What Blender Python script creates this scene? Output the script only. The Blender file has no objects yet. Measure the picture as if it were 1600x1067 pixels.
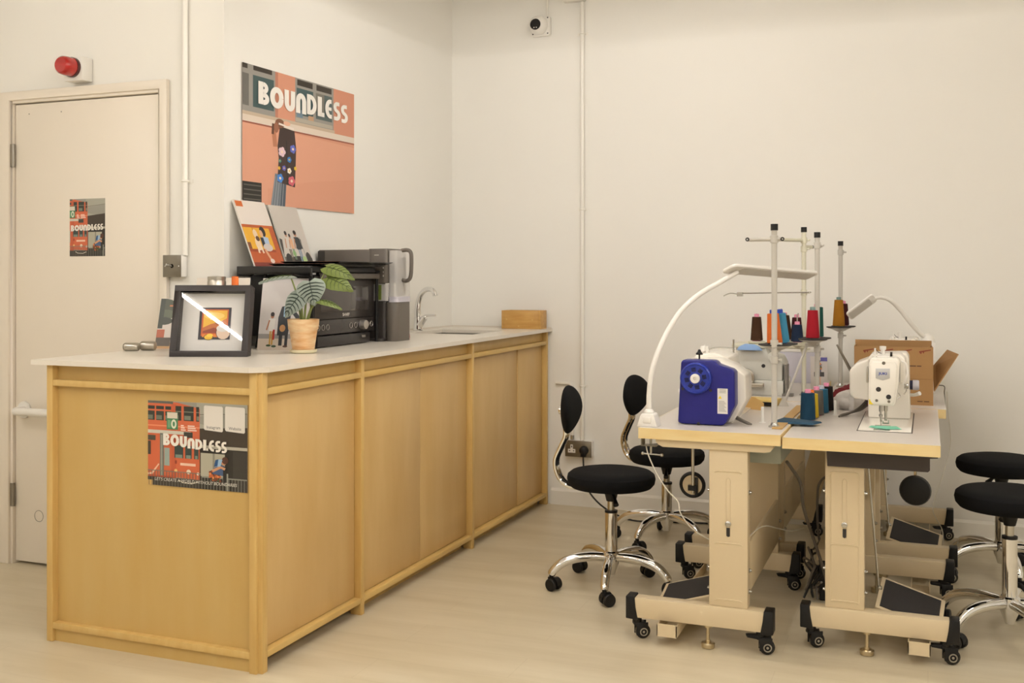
import bpy, bmesh, math, random
from mathutils import Vector, Matrix
random.seed(7)
PI = math.pi
sc = bpy.context.scene
COL = sc.collection
R = math.radians

# ---------------------------------------------------------------- camera, world, exposure
YAW = math.atan(650 / 1652)
cd = bpy.data.cameras.new('camera'); cam = bpy.data.objects.new('camera', cd); COL.objects.link(cam)
cam.location = (0, 0, 1.25); cam.rotation_euler = (PI / 2, 0, YAW)
cd.sensor_width = 36; cd.lens = 36 * 1652 / 1600; cd.shift_y = -101.5 / 1600
cd.clip_start = 0.05
sc.camera = cam
sc.view_settings.view_transform = 'Standard'; sc.view_settings.look = 'None'
sc.view_settings.gamma = 1; sc.view_settings.use_curve_mapping = False
sc.view_settings.exposure = 0.38
w = bpy.data.worlds.new('world'); sc.world = w; w.use_nodes = True
w.node_tree.nodes['Background'].inputs[0].default_value = (1, .9, .75, 1)
w.node_tree.nodes['Background'].inputs[1].default_value = 0.05
LAMP_COLOUR = (1.0, 0.962, 0.935)
LAMP_POWER = 98.0
LAMP_Z = 2.52
# suspended strip lights: centre x, centre y, length, turn in degrees, which one
LAMPS = [(-3.39, 1.46, 1.5, 38, 'in the unseen left row slanted for the glass streak, nearest the door'), (-2.33, 0.10, 1.5, 38, 'in the unseen left row slanted for the glass streak, middle one'), (-1.27, -1.26, 1.5, 38, 'in the unseen left row slanted for the glass streak, farthest from the door'),  # unseen left row, turned to put a diagonal reflection on the picture glass
         (-0.6, 1.9, 1.5, 0, 'in the middle row, nearest the sewing tables'), (-0.3, 0.1, 1.5, 0, 'in the middle row, second from the sewing tables'),
         (1.5, 3.5, 1.2, 0, 'in the right row, nearest the back wall'), (1.5, 1.9, 1.5, 0, 'in the right row, second from the back wall'), (1.5, 0.1, 1.5, 0, 'in the right row, third from the back wall'), (1.5, -1.7, 1.5, 0, 'in the right row, farthest from the back wall'),
         (-1.2, 3.55, 1.5, 90, 'running crosswise over the swivel chairs')]

# ---------------------------------------------------------------- colours and materials
def lin(c):
    r = []
    for x in c[:3]:
        x = x / 255.0
        r.append(x / 12.92 if x <= 0.04045 else ((x + 0.055) / 1.055) ** 2.4)
    return r
MATS = {}
def mat(name, col, rough=.5, metal=0, bump=0, bscale=40, var=0, vscale=8, stretch=(1, 1, 1), spec=.5, coat=0, col2=None, detail=4):
    m = bpy.data.materials.new(name); m.use_nodes = True
    nt = m.node_tree; b = nt.nodes['Principled BSDF']
    c = lin(col)
    b.inputs['Base Color'].default_value = (*c, 1)
    b.inputs['Roughness'].default_value = rough; b.inputs['Metallic'].default_value = metal
    b.inputs['Specular IOR Level'].default_value = spec; b.inputs['Coat Weight'].default_value = coat
    if var or bump:
        tc = nt.nodes.new('ShaderNodeTexCoord'); mp = nt.nodes.new('ShaderNodeMapping')
        mp.inputs['Scale'].default_value = stretch
        nt.links.new(tc.outputs['Object'], mp.inputs[0])
    if var:
        n = nt.nodes.new('ShaderNodeTexNoise'); n.inputs['Scale'].default_value = vscale; n.inputs['Detail'].default_value = detail
        nt.links.new(mp.outputs[0], n.inputs['Vector'])
        rp = nt.nodes.new('ShaderNodeValToRGB')
        d = lin(col2) if col2 else [x * (1 - var) for x in c]
        rp.color_ramp.elements[0].position = .32; rp.color_ramp.elements[1].position = .68
        rp.color_ramp.elements[0].color = (*d, 1); rp.color_ramp.elements[1].color = (*c, 1)
        nt.links.new(n.outputs['Fac'], rp.inputs[0]); nt.links.new(rp.outputs[0], b.inputs['Base Color'])
    if bump:
        n2 = nt.nodes.new('ShaderNodeTexNoise'); n2.inputs['Scale'].default_value = bscale; n2.inputs['Detail'].default_value = 3
        nt.links.new(mp.outputs[0], n2.inputs['Vector'])
        bp = nt.nodes.new('ShaderNodeBump'); bp.inputs['Strength'].default_value = bump; bp.inputs['Distance'].default_value = .004
        nt.links.new(n2.outputs['Fac'], bp.inputs['Height']); nt.links.new(bp.outputs[0], b.inputs['Normal'])
    MATS[name] = m
    return m
def glass(name, col, alpha, rough=.03):
    m = mat(name, col, rough); m.node_tree.nodes['Principled BSDF'].inputs['Alpha'].default_value = alpha
    return m
def emis(name, col, s):
    m = bpy.data.materials.new(name); m.use_nodes = True
    b = m.node_tree.nodes['Principled BSDF']
    b.inputs['Base Color'].default_value = (*col, 1); b.inputs['Emission Color'].default_value = (*col, 1); b.inputs['Emission Strength'].default_value = s
    MATS[name] = m; return m

mat('paint', (241, 238, 230), .75, bump=.10, bscale=9, var=.015, vscale=2)
mat('paint_gloss', (240, 236, 226), .38, bump=.05, bscale=12)
mat('door_paint', (236, 226, 210), .42, bump=.04, bscale=10, var=.02, vscale=3)
mat('ceiling_paint', (238, 235, 228), .8)
mat('birch', (203, 171, 106), .42, var=.10, vscale=3.2, stretch=(4, 4, .7), col2=(199, 164, 95), bump=.04, bscale=30, detail=6)
mat('birch_light', (211, 178, 120), .40, var=.10, vscale=3.0, stretch=(3, 3, .6), col2=(202, 166, 106), bump=.03, bscale=30, detail=6)
mat('pine', (215, 182, 114), .45, var=.1, vscale=8, stretch=(5, .6, 1), col2=(208, 171, 101))
mat('pine_up', (214, 180, 112), .45, var=.1, vscale=8, stretch=(5, 5, .6), col2=(206, 168, 98))
mat('worktop', (228, 220, 206), .28, var=.02, vscale=60)
mat('steel_sink', (200, 197, 190), .3, .9)
mat('chrome', (232, 232, 232), .06, 1)
mat('steel', (190, 188, 182), .25, 1)
mat('brass', (205, 190, 158), .3, 1)
mat('plate_metal', (132, 126, 114), .33, .85)
mat('hinge_metal', (150, 144, 132), .4, .8)
mat('beige', (219, 200, 164), .38, bump=.02, bscale=200)
mat('black_plastic', (17, 16, 16), .45, spec=.35)
mat('black_gloss', (18, 17, 17), .2)
mat('black_fabric', (13, 13, 14), .9, bump=.25, bscale=900, spec=.2)
mat('rubber_mat', (38, 34, 33), .7, bump=.3, bscale=500)
mat('laminate', (212, 204, 195), .33, var=.02, vscale=80)
mat('edge_wood', (236, 213, 158), .42, var=.05, vscale=6, stretch=(1, 1, 6), col2=(229, 200, 139))
mat('edge_white', (228, 222, 210), .4)
mat('white_plastic', (236, 232, 224), .33)
mat('white_enamel', (240, 234, 222), .25, coat=.2)
mat('blue_plastic', (32, 32, 116), .35, spec=.35)
mat('blue_dark', (20, 20, 58), .5)
mat('blue_bright', (34, 52, 150), .3)
mat('cream_metal', (216, 212, 190), .4)
mat('grey_pole', (192, 187, 177), .4)
mat('grey_machine', (206, 204, 194), .35)
mat('dark_tray', (62, 54, 53), .5)
mat('appliance_black', (38, 35, 34), .3)
mat('appliance_face', (52, 47, 44), .25)
mat('oven_glass', (70, 65, 62), .08, coat=.4)
mat('appliance_grey', (98, 91, 82), .45)
mat('appliance_dark', (52, 47, 43), .45)
mat('frame_wood', (46, 40, 38), .5, bump=.08, bscale=120)
mat('matboard', (232, 229, 224), .8)
mat('paper', (236, 232, 226), .6)
mat('foam_edge', (225, 220, 212), .7)
mat('terracotta_pale', (240, 212, 166), .6, var=.12, vscale=14, stretch=(1, 1, 4), col2=(216, 160, 104), detail=3)
mat('saucer', (232, 222, 186), .5)
mat('leaf_dark', (142, 152, 140), .45)
mat('leaf_vein', (48, 62, 52), .5)
mat('leaf_green', (106, 120, 54), .45)
mat('leaf_green_vein', (74, 88, 38), .5)
mat('stem', (140, 152, 84), .5)
mat('soil', (70, 52, 38), .9)
mat('bamboo', (206, 162, 92), .42, var=.14, vscale=8, stretch=(1, 8, 8), col2=(190, 142, 72))
mat('cardboard', (168, 128, 80), .8, var=.05, vscale=5)
mat('card_print', (128, 60, 40), .8)
mat('card_ink', (96, 66, 44), .8)
mat('red_plastic', (168, 20, 26), .3)
mat('red_lens', (170, 22, 16), .12, coat=.5)
mat('lens_dark', (66, 14, 12), .3)
mat('red_cloth', (120, 16, 26), .55, bump=.2, bscale=60)
mat('grey_cloth', (206, 199, 190), .85, bump=.3, bscale=40)
mat('teal_cloth', (38, 74, 98), .85, bump=.2, bscale=300)
mat('green_cloth', (120, 190, 160), .8)
mat('yellow_tool', (220, 190, 110), .5)
mat('manila', (205, 165, 100), .6)
mat('ruler_wood', (196, 156, 92), .5)
mat('sky_blue', (140, 175, 222), .5)
mat('cable_black', (22, 21, 20), .45)
mat('cable_grey', (112, 104, 94), .5)
mat('cable_white', (220, 214, 200), .5)
mat('control_box', (176, 182, 170), .5)
mat('pink_cone', (236, 150, 180), .5)
mat('orange_cone', (240, 120, 50), .5)
mat('blue_cone', (40, 70, 170), .5)
mat('grey_cone', (110, 135, 130), .5)
mat('yellow_cone', (235, 200, 50), .5)
mat('bag_clear', (205, 200, 190), .3)
mat('card_white', (228, 224, 216), .7)
mat('lilac_card', (196, 192, 200), .7)
mat('silver', (190, 184, 172), .3, .9)
mat('knob_grey', (178, 172, 164), .3, .7)
mat('mark_white', (214, 208, 198), .5)
mat('blue_ink', (40, 62, 150), .5)
mat('dark_ink', (44, 40, 38), .5)
mat('warn_yellow', (232, 205, 40), .5)
mat('badge_grey', (198, 198, 196), .35, .4)
mat('ring_grey', (120, 114, 106), .4)
def pane(name):
    m = bpy.data.materials.new(name); m.use_nodes = True; nt = m.node_tree; nt.nodes.clear()
    o = nt.nodes.new('ShaderNodeOutputMaterial'); mx = nt.nodes.new('ShaderNodeMixShader'); fr = nt.nodes.new('ShaderNodeFresnel'); fr.inputs[0].default_value = 1.5
    tr = nt.nodes.new('ShaderNodeBsdfTransparent'); gl = nt.nodes.new('ShaderNodeBsdfGlossy'); gl.inputs['Roughness'].default_value = .015
    nt.links.new(fr.outputs[0], mx.inputs[0]); nt.links.new(tr.outputs[0], mx.inputs[1]); nt.links.new(gl.outputs[0], mx.inputs[2]); nt.links.new(mx.outputs[0], o.inputs[0])
    MATS[name] = m
pane('picture_glass')
glass('clear_tank', (236, 232, 226), .5, .05)
emis('tube_glow', LAMP_COLOUR, LAMP_POWER)
def thread(name, col):
    m = mat('thread_' + name, [c * .9 for c in col], .7, spec=.2)
    nt = m.node_tree; b = nt.nodes['Principled BSDF']
    tc = nt.nodes.new('ShaderNodeTexCoord'); wv = nt.nodes.new('ShaderNodeTexWave'); wv.bands_direction = 'Z'
    wv.inputs['Scale'].default_value = 90; wv.inputs['Distortion'].default_value = 1.5
    nt.links.new(tc.outputs['Object'], wv.inputs['Vector'])
    bp = nt.nodes.new('ShaderNodeBump'); bp.inputs['Strength'].default_value = .35; bp.inputs['Distance'].default_value = .001
    nt.links.new(wv.outputs['Fac'], bp.inputs['Height']); nt.links.new(bp.outputs[0], b.inputs['Normal'])
for n_, c_ in dict(brown=(70, 44, 24), orange=(232, 118, 50), light_blue=(70, 150, 186), maroon=(70, 22, 26), navy=(28, 44, 70), red=(172, 24, 40),
                   green=(28, 86, 76), gold=(176, 118, 28), teal=(26, 66, 92), yellow=(222, 190, 50), grey=(110, 106, 100), blue=(58, 120, 152), black=(38, 32, 30)).items():
    thread(n_, c_)

# floor: pale vinyl with long soft streaks
fm = mat('floor_vinyl', (202, 191, 170), .34, bump=0); nt = fm.node_tree; b = nt.nodes['Principled BSDF']
tc = nt.nodes.new('ShaderNodeTexCoord')
def streak(scale, st, lo, hi):
    mp = nt.nodes.new('ShaderNodeMapping'); mp.inputs['Scale'].default_value = st; nt.links.new(tc.outputs['Object'], mp.inputs[0])
    n = nt.nodes.new('ShaderNodeTexNoise'); n.inputs['Scale'].default_value = scale; n.inputs['Detail'].default_value = 6; n.inputs['Roughness'].default_value = .55
    nt.links.new(mp.outputs[0], n.inputs['Vector'])
    r = nt.nodes.new('ShaderNodeMapRange'); r.inputs[1].default_value = lo; r.inputs[2].default_value = hi
    nt.links.new(n.outputs['Fac'], r.inputs[0]); return r
s1 = streak(1.6, (.9, 6.5, 1), .36, .70); s2 = streak(1.0, (.8, 1.4, 1), .35, .65)
mx = nt.nodes.new('ShaderNodeMix'); mx.data_type = 'RGBA'; mx.inputs[6].default_value = (*lin((207, 193, 162)), 1); mx.inputs[7].default_value = (*lin((220, 208, 180)), 1)
nt.links.new(s1.outputs[0], mx.inputs[0])
mx2 = nt.nodes.new('ShaderNodeMix'); mx2.data_type = 'RGBA'; mx2.blend_type = 'MULTIPLY'
mx2.inputs[0].default_value = 1; nt.links.new(mx.outputs[2], mx2.inputs[6])
mr = nt.nodes.new('ShaderNodeMix'); mr.data_type = 'RGBA'; mr.inputs[6].default_value = (.94, .94, .95, 1); mr.inputs[7].default_value = (1, 1, 1, 1)
nt.links.new(s2.outputs[0], mr.inputs[0]); nt.links.new(mr.outputs[2], mx2.inputs[7])
br = nt.nodes.new('ShaderNodeTexBrick'); br.offset = .37; br.inputs['Scale'].default_value = 1; br.inputs['Brick Width'].default_value = 1.22; br.inputs['Row Height'].default_value = .18
br.inputs['Mortar Size'].default_value = .0012; br.inputs['Color1'].default_value = (1, 1, 1, 1); br.inputs['Color2'].default_value = (.975, .97, .965, 1); br.inputs['Mortar'].default_value = (.90, .885, .86, 1)
nt.links.new(tc.outputs['Object'], br.inputs['Vector'])
mx3 = nt.nodes.new('ShaderNodeMix'); mx3.data_type = 'RGBA'; mx3.blend_type = 'MULTIPLY'; mx3.inputs[0].default_value = 1
nt.links.new(mx2.outputs[2], mx3.inputs[6]); nt.links.new(br.outputs['Color'], mx3.inputs[7]); nt.links.new(mx3.outputs[2], b.inputs['Base Color'])

pm = bpy.data.materials.new('print_ink'); pm.use_nodes = True; MATS['print_ink'] = pm
va = pm.node_tree.nodes.new('ShaderNodeVertexColor'); va.layer_name = 'Col'
pm.node_tree.links.new(va.outputs[0], pm.node_tree.nodes['Principled BSDF'].inputs['Base Color'])
pm.node_tree.nodes['Principled BSDF'].inputs['Roughness'].default_value = .45

# ---------------------------------------------------------------- geometry helpers
class G:
    def __init__(s): s.v = []; s.f = []
    def add(s, vs, fs):
        o = len(s.v); s.v += [Vector(p) for p in vs]; s.f += [tuple(i + o for i in f) for f in fs]; return s
    def box(s, x0, x1, y0, y1, z0, z1):
        return s.add([(x0, y0, z0), (x1, y0, z0), (x1, y1, z0), (x0, y1, z0), (x0, y0, z1), (x1, y0, z1), (x1, y1, z1), (x0, y1, z1)],
                     [(3, 2, 1, 0), (4, 5, 6, 7), (0, 1, 5, 4), (1, 2, 6, 5), (2, 3, 7, 6), (3, 0, 4, 7)])
    def prism(s, poly, lo, hi, ax='y'):
        def P(a, b, c): return {'y': (a, c, b), 'z': (a, b, c), 'x': (c, a, b)}[ax]
        n = len(poly)
        vs = [P(a, b, lo) for a, b in poly] + [P(a, b, hi) for a, b in poly]
        return s.add(vs, [tuple(range(n)), tuple(range(2 * n - 1, n - 1, -1))] + [(i, i + n, (i + 1) % n + n, (i + 1) % n) for i in range(n)])
    def ring(s, c, t, up, r, n):
        t = t.normalized(); a = up - t * up.dot(t); a.normalize(); b_ = t.cross(a)
        return [c + (a * math.cos(2 * PI * i / n) + b_ * math.sin(2 * PI * i / n)) * r for i in range(n)]
    def tube(s, pts, r, n=10, sm=0, flat=None):
        pts = [Vector(p) for p in pts]
        rs = r if isinstance(r, (list, tuple)) else [r] * len(pts)
        if sm:
            q = [pts[0] * 2 - pts[1]] + pts + [pts[-1] * 2 - pts[-2]]; rr = [rs[0]] + list(rs) + [rs[-1]]; out = []; ro = []
            for i in range(1, len(q) - 2):
                for k in range(sm):
                    t = k / sm; p0, p1, p2, p3 = q[i - 1:i + 3]
                    out.append(.5 * ((2 * p1) + (p2 - p0) * t + (2 * p0 - 5 * p1 + 4 * p2 - p3) * t * t + (3 * p1 - p0 - 3 * p2 + p3) * t ** 3))
                    ro.append(rr[i] + (rr[i + 1] - rr[i]) * t)
            out.append(pts[-1]); ro.append(rs[-1]); pts, rs = out, ro
        up = Vector((0, 0, 1)); t0 = (pts[1] - pts[0]).normalized()
        if abs(t0.dot(up)) > .95: up = Vector((1, 0, 0))
        vs = []; m = len(pts)
        for i, p in enumerate(pts):
            t = (pts[min(i + 1, m - 1)] - pts[max(i - 1, 0)]).normalized()
            rg = s.ring(p, t, up, rs[i], n); vs += rg
            a = rg[0] - p; 
            if a.length > 1e-9: up = a
        fs = [(i * n + j, i * n + (j + 1) % n, (i + 1) * n + (j + 1) % n, (i + 1) * n + j) for i in range(m - 1) for j in range(n)]
        fs += [tuple(range(n - 1, -1, -1)), tuple(range((m - 1) * n, m * n))]
        return s.add(vs, fs)
    def cyl(s, p0, p1, r0, r1=None, n=20):
        return s.tube([p0, p1], [r0, r0 if r1 is None else r1], n)
    def lathe(s, prof, c=(0, 0, 0), ax='z', n=28):
        c = Vector(c); vs = []; m = len(prof)
        for r, h in prof:
            r = max(r, 1e-5)
            for i in range(n):
                a = 2 * PI * i / n; x, y = r * math.cos(a), r * math.sin(a)
                vs.append(c + Vector({'z': (x, y, h), 'y': (x, h, y), 'x': (h, x, y)}[ax]))
        fs = [(i * n + j, i * n + (j + 1) % n, (i + 1) * n + (j + 1) % n, (i + 1) * n + j) for i in range(m - 1) for j in range(n)]
        fs += [tuple(range(n - 1, -1, -1)), tuple(range((m - 1) * n, m * n))]
        return s.add(vs, fs)
    def ell(s, c, rad, nu=24, nv=12, f=None):
        vs = []; 
        for j in range(nv + 1):
            th = PI * j / nv
            for i in range(nu):
                a = 2 * PI * i / nu
                p = Vector((math.sin(th) * math.cos(a), math.sin(th) * math.sin(a), math.cos(th)))
                if f: p = f(p)
                vs.append(Vector((c[0] + p.x * rad[0], c[1] + p.y * rad[1], c[2] + p.z * rad[2])))
        fs = [(j * nu + i, (j + 1) * nu + i, (j + 1) * nu + (i + 1) % nu, j * nu + (i + 1) % nu) for j in range(nv) for i in range(nu)]
        return s.add(vs, fs)
    def torus(s, c, R_, r, ax='y', n=28, m=8):
        vs = []
        for i in range(n):
            a = 2 * PI * i / n
            for j in range(m):
                b_ = 2 * PI * j / m; q = R_ + r * math.cos(b_); x, y, h = q * math.cos(a), q * math.sin(a), r * math.sin(b_)
                vs.append(Vector(c) + Vector({'z': (x, y, h), 'y': (x, h, y), 'x': (h, x, y)}[ax]))
        return s.add(vs, [(i * m + j, ((i + 1) % n) * m + j, ((i + 1) % n) * m + (j + 1) % m, i * m + (j + 1) % m) for i in range(n) for j in range(m)])
    def M(s, m): s.v = [m @ p for p in s.v]; return s

def link(name, data, parent=None):
    o = bpy.data.objects.new(name, data); COL.objects.link(o)
    if parent is not None: o.parent = parent
    return o
def obj(name, g, m, parent=None, bev=0, seg=2, sharp=35, loc=None, rot=None):
    me = bpy.data.meshes.new(name)
    bm = bmesh.new(); vv = [bm.verts.new(p) for p in g.v]
    for f in g.f:
        try: bm.faces.new([vv[i] for i in f])
        except ValueError: pass
    bmesh.ops.remove_doubles(bm, verts=bm.verts, dist=2e-6)
    bmesh.ops.recalc_face_normals(bm, faces=bm.faces)
    if bev:
        es = [e for e in bm.edges if len(e.link_faces) == 2 and e.calc_face_angle(0) > .45]
        bmesh.ops.bevel(bm, geom=es, offset=bev, segments=seg, profile=.5, affect='EDGES', clamp_overlap=True)
    bm.to_mesh(me); bm.free()
    for p in me.polygons: p.use_smooth = True
    me.set_sharp_from_angle(angle=R(sharp))
    me.materials.append(MATS[m] if isinstance(m, str) else m)
    o = link(name, me, parent)
    if loc: o.location = loc
    if rot: o.rotation_euler = rot
    return o
def tag(o, label, cat, group=None):
    o['label'] = label; o['category'] = cat
    if group: o['group'] = group
    return o
def thing(name, label, cat, loc=(0, 0, 0), rot=(0, 0, 0), group=None):
    o = link(name, None); o.location = loc; o.rotation_euler = rot; o.empty_display_size = .05
    return tag(o, label, cat, group)
def struct(o): o['kind'] = 'structure'; return o
F_ = Vector((-math.sin(YAW), math.cos(YAW), 0)); R_ = Vector((math.cos(YAW), math.sin(YAW), 0))
def at(x, y, Y):                      # a point of the room at distance Y from the camera wall, seen at pixel x, y
    d = F_ + R_ * ((x - 800) / 1652) + Vector((0, 0, (432 - y) / 1652))
    return d * (Y / d.y) + Vector((0, 0, 1.25))
def text_geo(body, size, off=0.0):
    cu = bpy.data.curves.new('t', 'FONT'); cu.body = body; cu.size = size; cu.align_x = 'CENTER'; cu.offset = off; cu.resolution_u = 3
    o = bpy.data.objects.new('t', cu); COL.objects.link(o)
    me = bpy.data.meshes.new_from_object(o)
    g = G(); g.add([v.co.copy() for v in me.vertices], [tuple(p.vertices) for p in me.polygons])
    bpy.data.objects.remove(o); bpy.data.curves.remove(cu); bpy.data.meshes.remove(me)
    return g
def text_obj(name, body, size, m, parent, M, off=0.0):
    g = text_geo(body, size, off); g.M(M)
    me = bpy.data.meshes.new(name); me.from_pydata(g.v, [], g.f); me.materials.append(MATS[m])
    return link(name, me, parent)

# ---------------------------------------------------------------- flat prints
def arc(cx, cy, rx, ry, a0, a1, n=12):
    return [(cx + rx * math.cos(R(a0 + (a1 - a0) * i / n)), cy + ry * math.sin(R(a0 + (a1 - a0) * i / n))) for i in range(n + 1)]
def ribbon(pts, w_):
    L = []; Rr = []; n = len(pts)
    for i, p in enumerate(pts):
        a = pts[max(i - 1, 0)]; b_ = pts[min(i + 1, n - 1)]
        dx, dy = b_[0] - a[0], b_[1] - a[1]; l = math.hypot(dx, dy) or 1
        nx, ny = -dy / l * w_ / 2, dx / l * w_ / 2
        L.append((p[0] + nx, p[1] + ny)); Rr.append((p[0] - nx, p[1] - ny))
    return [[L[i], L[i + 1], Rr[i + 1], Rr[i]] for i in range(n - 1)]
GLYPH = {  # heavy rounded display capitals: (advance, [(path, stroke width)])
 'B': (.62, [([(.13, 0), (.13, 1)], .26), (arc(.26, .74, .17, .16, 90, -90), .2), (arc(.26, .27, .21, .17, 90, -90), .22)]),
 'O': (.80, [(arc(.38, .5, .25, .36, 0, 360, 24), .26)]),
 'U': (.66, [([(.13, 1), (.13, .42)] + arc(.31, .42, .18, .28, 180, 360) + [(.49, .42), (.49, 1)], .25)]),
 'N': (.66, [([(.13, 0), (.13, .58)] + arc(.31, .58, .18, .28, 180, 0) + [(.49, .58), (.49, 0)], .25)]),
 'D': (.66, [([(.11, 0), (.11, 1)], .22), (arc(.20, .5, .28, .39, 90, -90, 16), .22)]),
 'L': (.46, [([(.13, 1), (.13, 0)], .26), ([(.2, .11), (.42, .11)], .22)]),
 'E': (.52, [([(.42, .89), (.3, .89)] + arc(.34, .5, .22, .39, 110, 250) + [(.3, .11), (.44, .11)], .21), ([(.16, .5), (.42, .5)], .17)]),
 'S': (.50, [([(.42, .89), (.28, .89)] + arc(.27, .70, .15, .19, 90, 250) + arc(.23, .30, .16, .20, 70, -90) + [(.06, .10)], .2)]),
}
class Print:                           # coloured flat shapes, u and v from 0 to 1, v up, printed side towards -Y
    def __init__(s, W, H, k=None): s.W = W; s.H = H; s.v = []; s.f = []; s.c = []; s.n = 0; s.k = k or (lambda u, v: (u, v))
    def poly(s, pts, col, step=1):
        s.n += step; o = len(s.v)
        for u, v in pts:
            u, v = s.k(u, v); u = min(max(u, 0), 1); v = min(max(v, 0), 1)
            s.v.append((u * s.W, -.0009 - s.n * 1.2e-5, v * s.H))
        s.f.append(tuple(range(o, o + len(pts)))); s.c.append(lin(col))
    def rect(s, u0, u1, v0, v1, col, skew=0): s.poly([(u0, v0), (u1, v0 + skew), (u1, v1 + skew), (u0, v1)], col)
    def ell(s, u, v, a, b_, col, n=14, rot=0):
        c_, s_ = math.cos(R(rot)), math.sin(R(rot))
        s.poly([(u + a * math.cos(2 * PI * i / n) * c_ - b_ * math.sin(2 * PI * i / n) * s_, v + a * math.cos(2 * PI * i / n) * s_ + b_ * math.sin(2 * PI * i / n) * c_) for i in range(n)], col)
    def band(s, pts, w_, col):
        s.n += 1
        for q in ribbon(pts, w_): s.poly(q, col, 0)
    def word(s, txt, u0, u1, v0, v1, col, wave=lambda t: (0, 1)):
        tot = sum(GLYPH[c][0] for c in txt); x = 0
        for ch in txt:
            adv, st = GLYPH[ch]; t = (x + adv / 2) / tot; dv, sv = wave(t); s.n += 1
            for path, wd in st:
                for q in ribbon(path, wd):
                    s.poly([(u0 + (u1 - u0) * (x + a) / tot, v0 + dv + (v1 - v0) * b_ * sv) for a, b_ in q], col, 0)
            x += adv
    def line(s, txt, u, v, h, col, slant=0):
        g = text_geo(txt, h * s.H, .0); s.n += 1
        for f in g.f:
            o = len(s.v)
            for i in f:
                p = g.v[i]; s.v.append((u * s.W + p.x + slant * p.y, -.0009 - s.n * 1.2e-5, v * s.H + p.y + p.x * 0))
            s.f.append(tuple(range(o, o + len(f)))); s.c.append(lin(col))
    def build(s, name, parent, y=0):
        me = bpy.data.meshes.new(name); me.from_pydata([(a, b_ + y, c) for a, b_, c in s.v], [], s.f)
        ca = me.color_attributes.new('Col', 'FLOAT_COLOR', 'CORNER')
        for p, c in zip(me.polygons, s.c):
            for li in p.loop_indices: ca.data[li].color = (*c, 1)
        me.materials.append(pm)
        return link(name, me, parent)
def figure(P, u, v, h, top, legs, skin=(186, 132, 100), hair=(42, 30, 26), a=.4):   # a tiny printed person, feet at u, v
    P.rect(u - .10 * h * a, u - .01 * h * a, v, v + .45 * h, legs); P.rect(u + .03 * h * a, u + .12 * h * a, v, v + .45 * h, legs)
    P.poly([(u - .15 * h * a, v + .42 * h), (u + .16 * h * a, v + .42 * h), (u + .19 * h * a, v + .8 * h), (u - .18 * h * a, v + .8 * h)], top)
    P.band([(u - .16 * h * a, v + .76 * h), (u - .3 * h * a, v + .45 * h)], .08 * h * a, skin)
    P.ell(u, v + .9 * h, .11 * h * a, .09 * h, skin); P.ell(u, v + .94 * h, .12 * h * a, .07 * h, hair)

# ================================================================ THE ROOM
XL0, XL1 = -2.61, -2.532               # left wall is not quite square: x at y = 3.5 and at y = 5.5
H = 3.1
struct(obj('floor', G().box(-5, 4.2, -4, 5.7, -.1, 0), 'floor_vinyl'))
struct(obj('ceiling', G().box(-5, 4.2, -4, 5.7, H, H + .1), 'ceiling_paint'))
struct(obj('wall_back', G().box(-2.80, 4.2, 5.5, 5.7, 0, H), 'paint'))
struct(obj('wall_left', G().prism([(XL0, 3.5), (XL1, 5.5), (-2.80, 5.5), (-2.80, 3.5)], 0, H, 'z'), 'paint'))
DX0, DX1, DZ = -3.712, -2.926, 2.003   # door opening
struct(obj('wall_door', G().box(-5, DX0 - .03, 3.5, 3.65, 0, H).box(DX1 + .03, -2.80, 3.5, 3.65, 0, H).box(DX0 - .03, DX1 + .03, 3.5, 3.65, DZ + .03, H), 'paint'))
struct(obj('wall_right', G().box(4.2, 4.35, -4, 5.7, 0, H), 'paint'))
struct(obj('wall_behind', G().box(-5, 4.2, -4.15, -4, 0, H), 'paint'))
struct(obj('wall_far_left', G().box(-5.15, -5, -4, 3.65, 0, H), 'paint'))
# door lining, architrave and slab
struct(obj('trim_1', G().box(DX0 - .03, DX0, 3.49, 3.65, 0, DZ + .03).box(DX1, DX1 + .03, 3.49, 3.65, 0, DZ + .03).box(DX0, DX1, 3.49, 3.65, DZ, DZ + .03), 'door_paint', bev=.002))
tw = .06
struct(obj('trim_2', G().prism([(DX0 - .012 - tw, 0), (DX0 - .012, 0), (DX0 - .012, DZ + .012), (DX1 + .012, DZ + .012), (DX1 + .012, 0), (DX1 + .012 + tw * .65, 0), (DX1 + .012 + tw * .65, DZ + .05), (DX0 - .012 - tw, DZ + .05)], 3.478, 3.4995), 'door_paint', bev=.004))
dr = struct(obj('door_1', G().box(DX0 + .004, DX1 - .004, 3.503, 3.547, .012, DZ - .005), 'door_paint', bev=.002))
for hz in (1.777, .30):
    obj('hinge', G().cyl((DX0 + .001, 3.493, hz - .05), (DX0 + .001, 3.493, hz + .05), .008, n=12).box(DX0 - .018, DX0 + .0, 3.488, 3.492, hz - .05, hz + .05), 'hinge_metal', dr)
gr = obj('grab_rail', G().tube([(-3.652, 3.503, .672), (-3.652, 3.455, .672), (-3.640, 3.440, .672), (-3.62, 3.437, .672), (-3.30, 3.437, .672), (-3.28, 3.44, .672), (-3.268, 3.455, .672), (-3.268, 3.503, .672)], .0175, 14), 'white_plastic', dr)
for x in (-3.652, -3.268): obj('rail_flange', G().lathe([(.0, 3.4925), (.036, 3.493), (.036, 3.5), (.034, 3.503)], (x, 0, .672), 'y'), 'white_plastic', gr)
obj('scuff_ring', G().torus((-3.575, 3.5028, .215), .024, .0013, 'y', 24, 6), 'hinge_metal', dr)
for x in (-3.63, -3.45): obj('nail_hole', G().lathe([(0, 3.5022), (.003, 3.5024), (.003, 3.504)], (x, 0, 1.955), 'y', 8), 'hinge_metal', dr)
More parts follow.
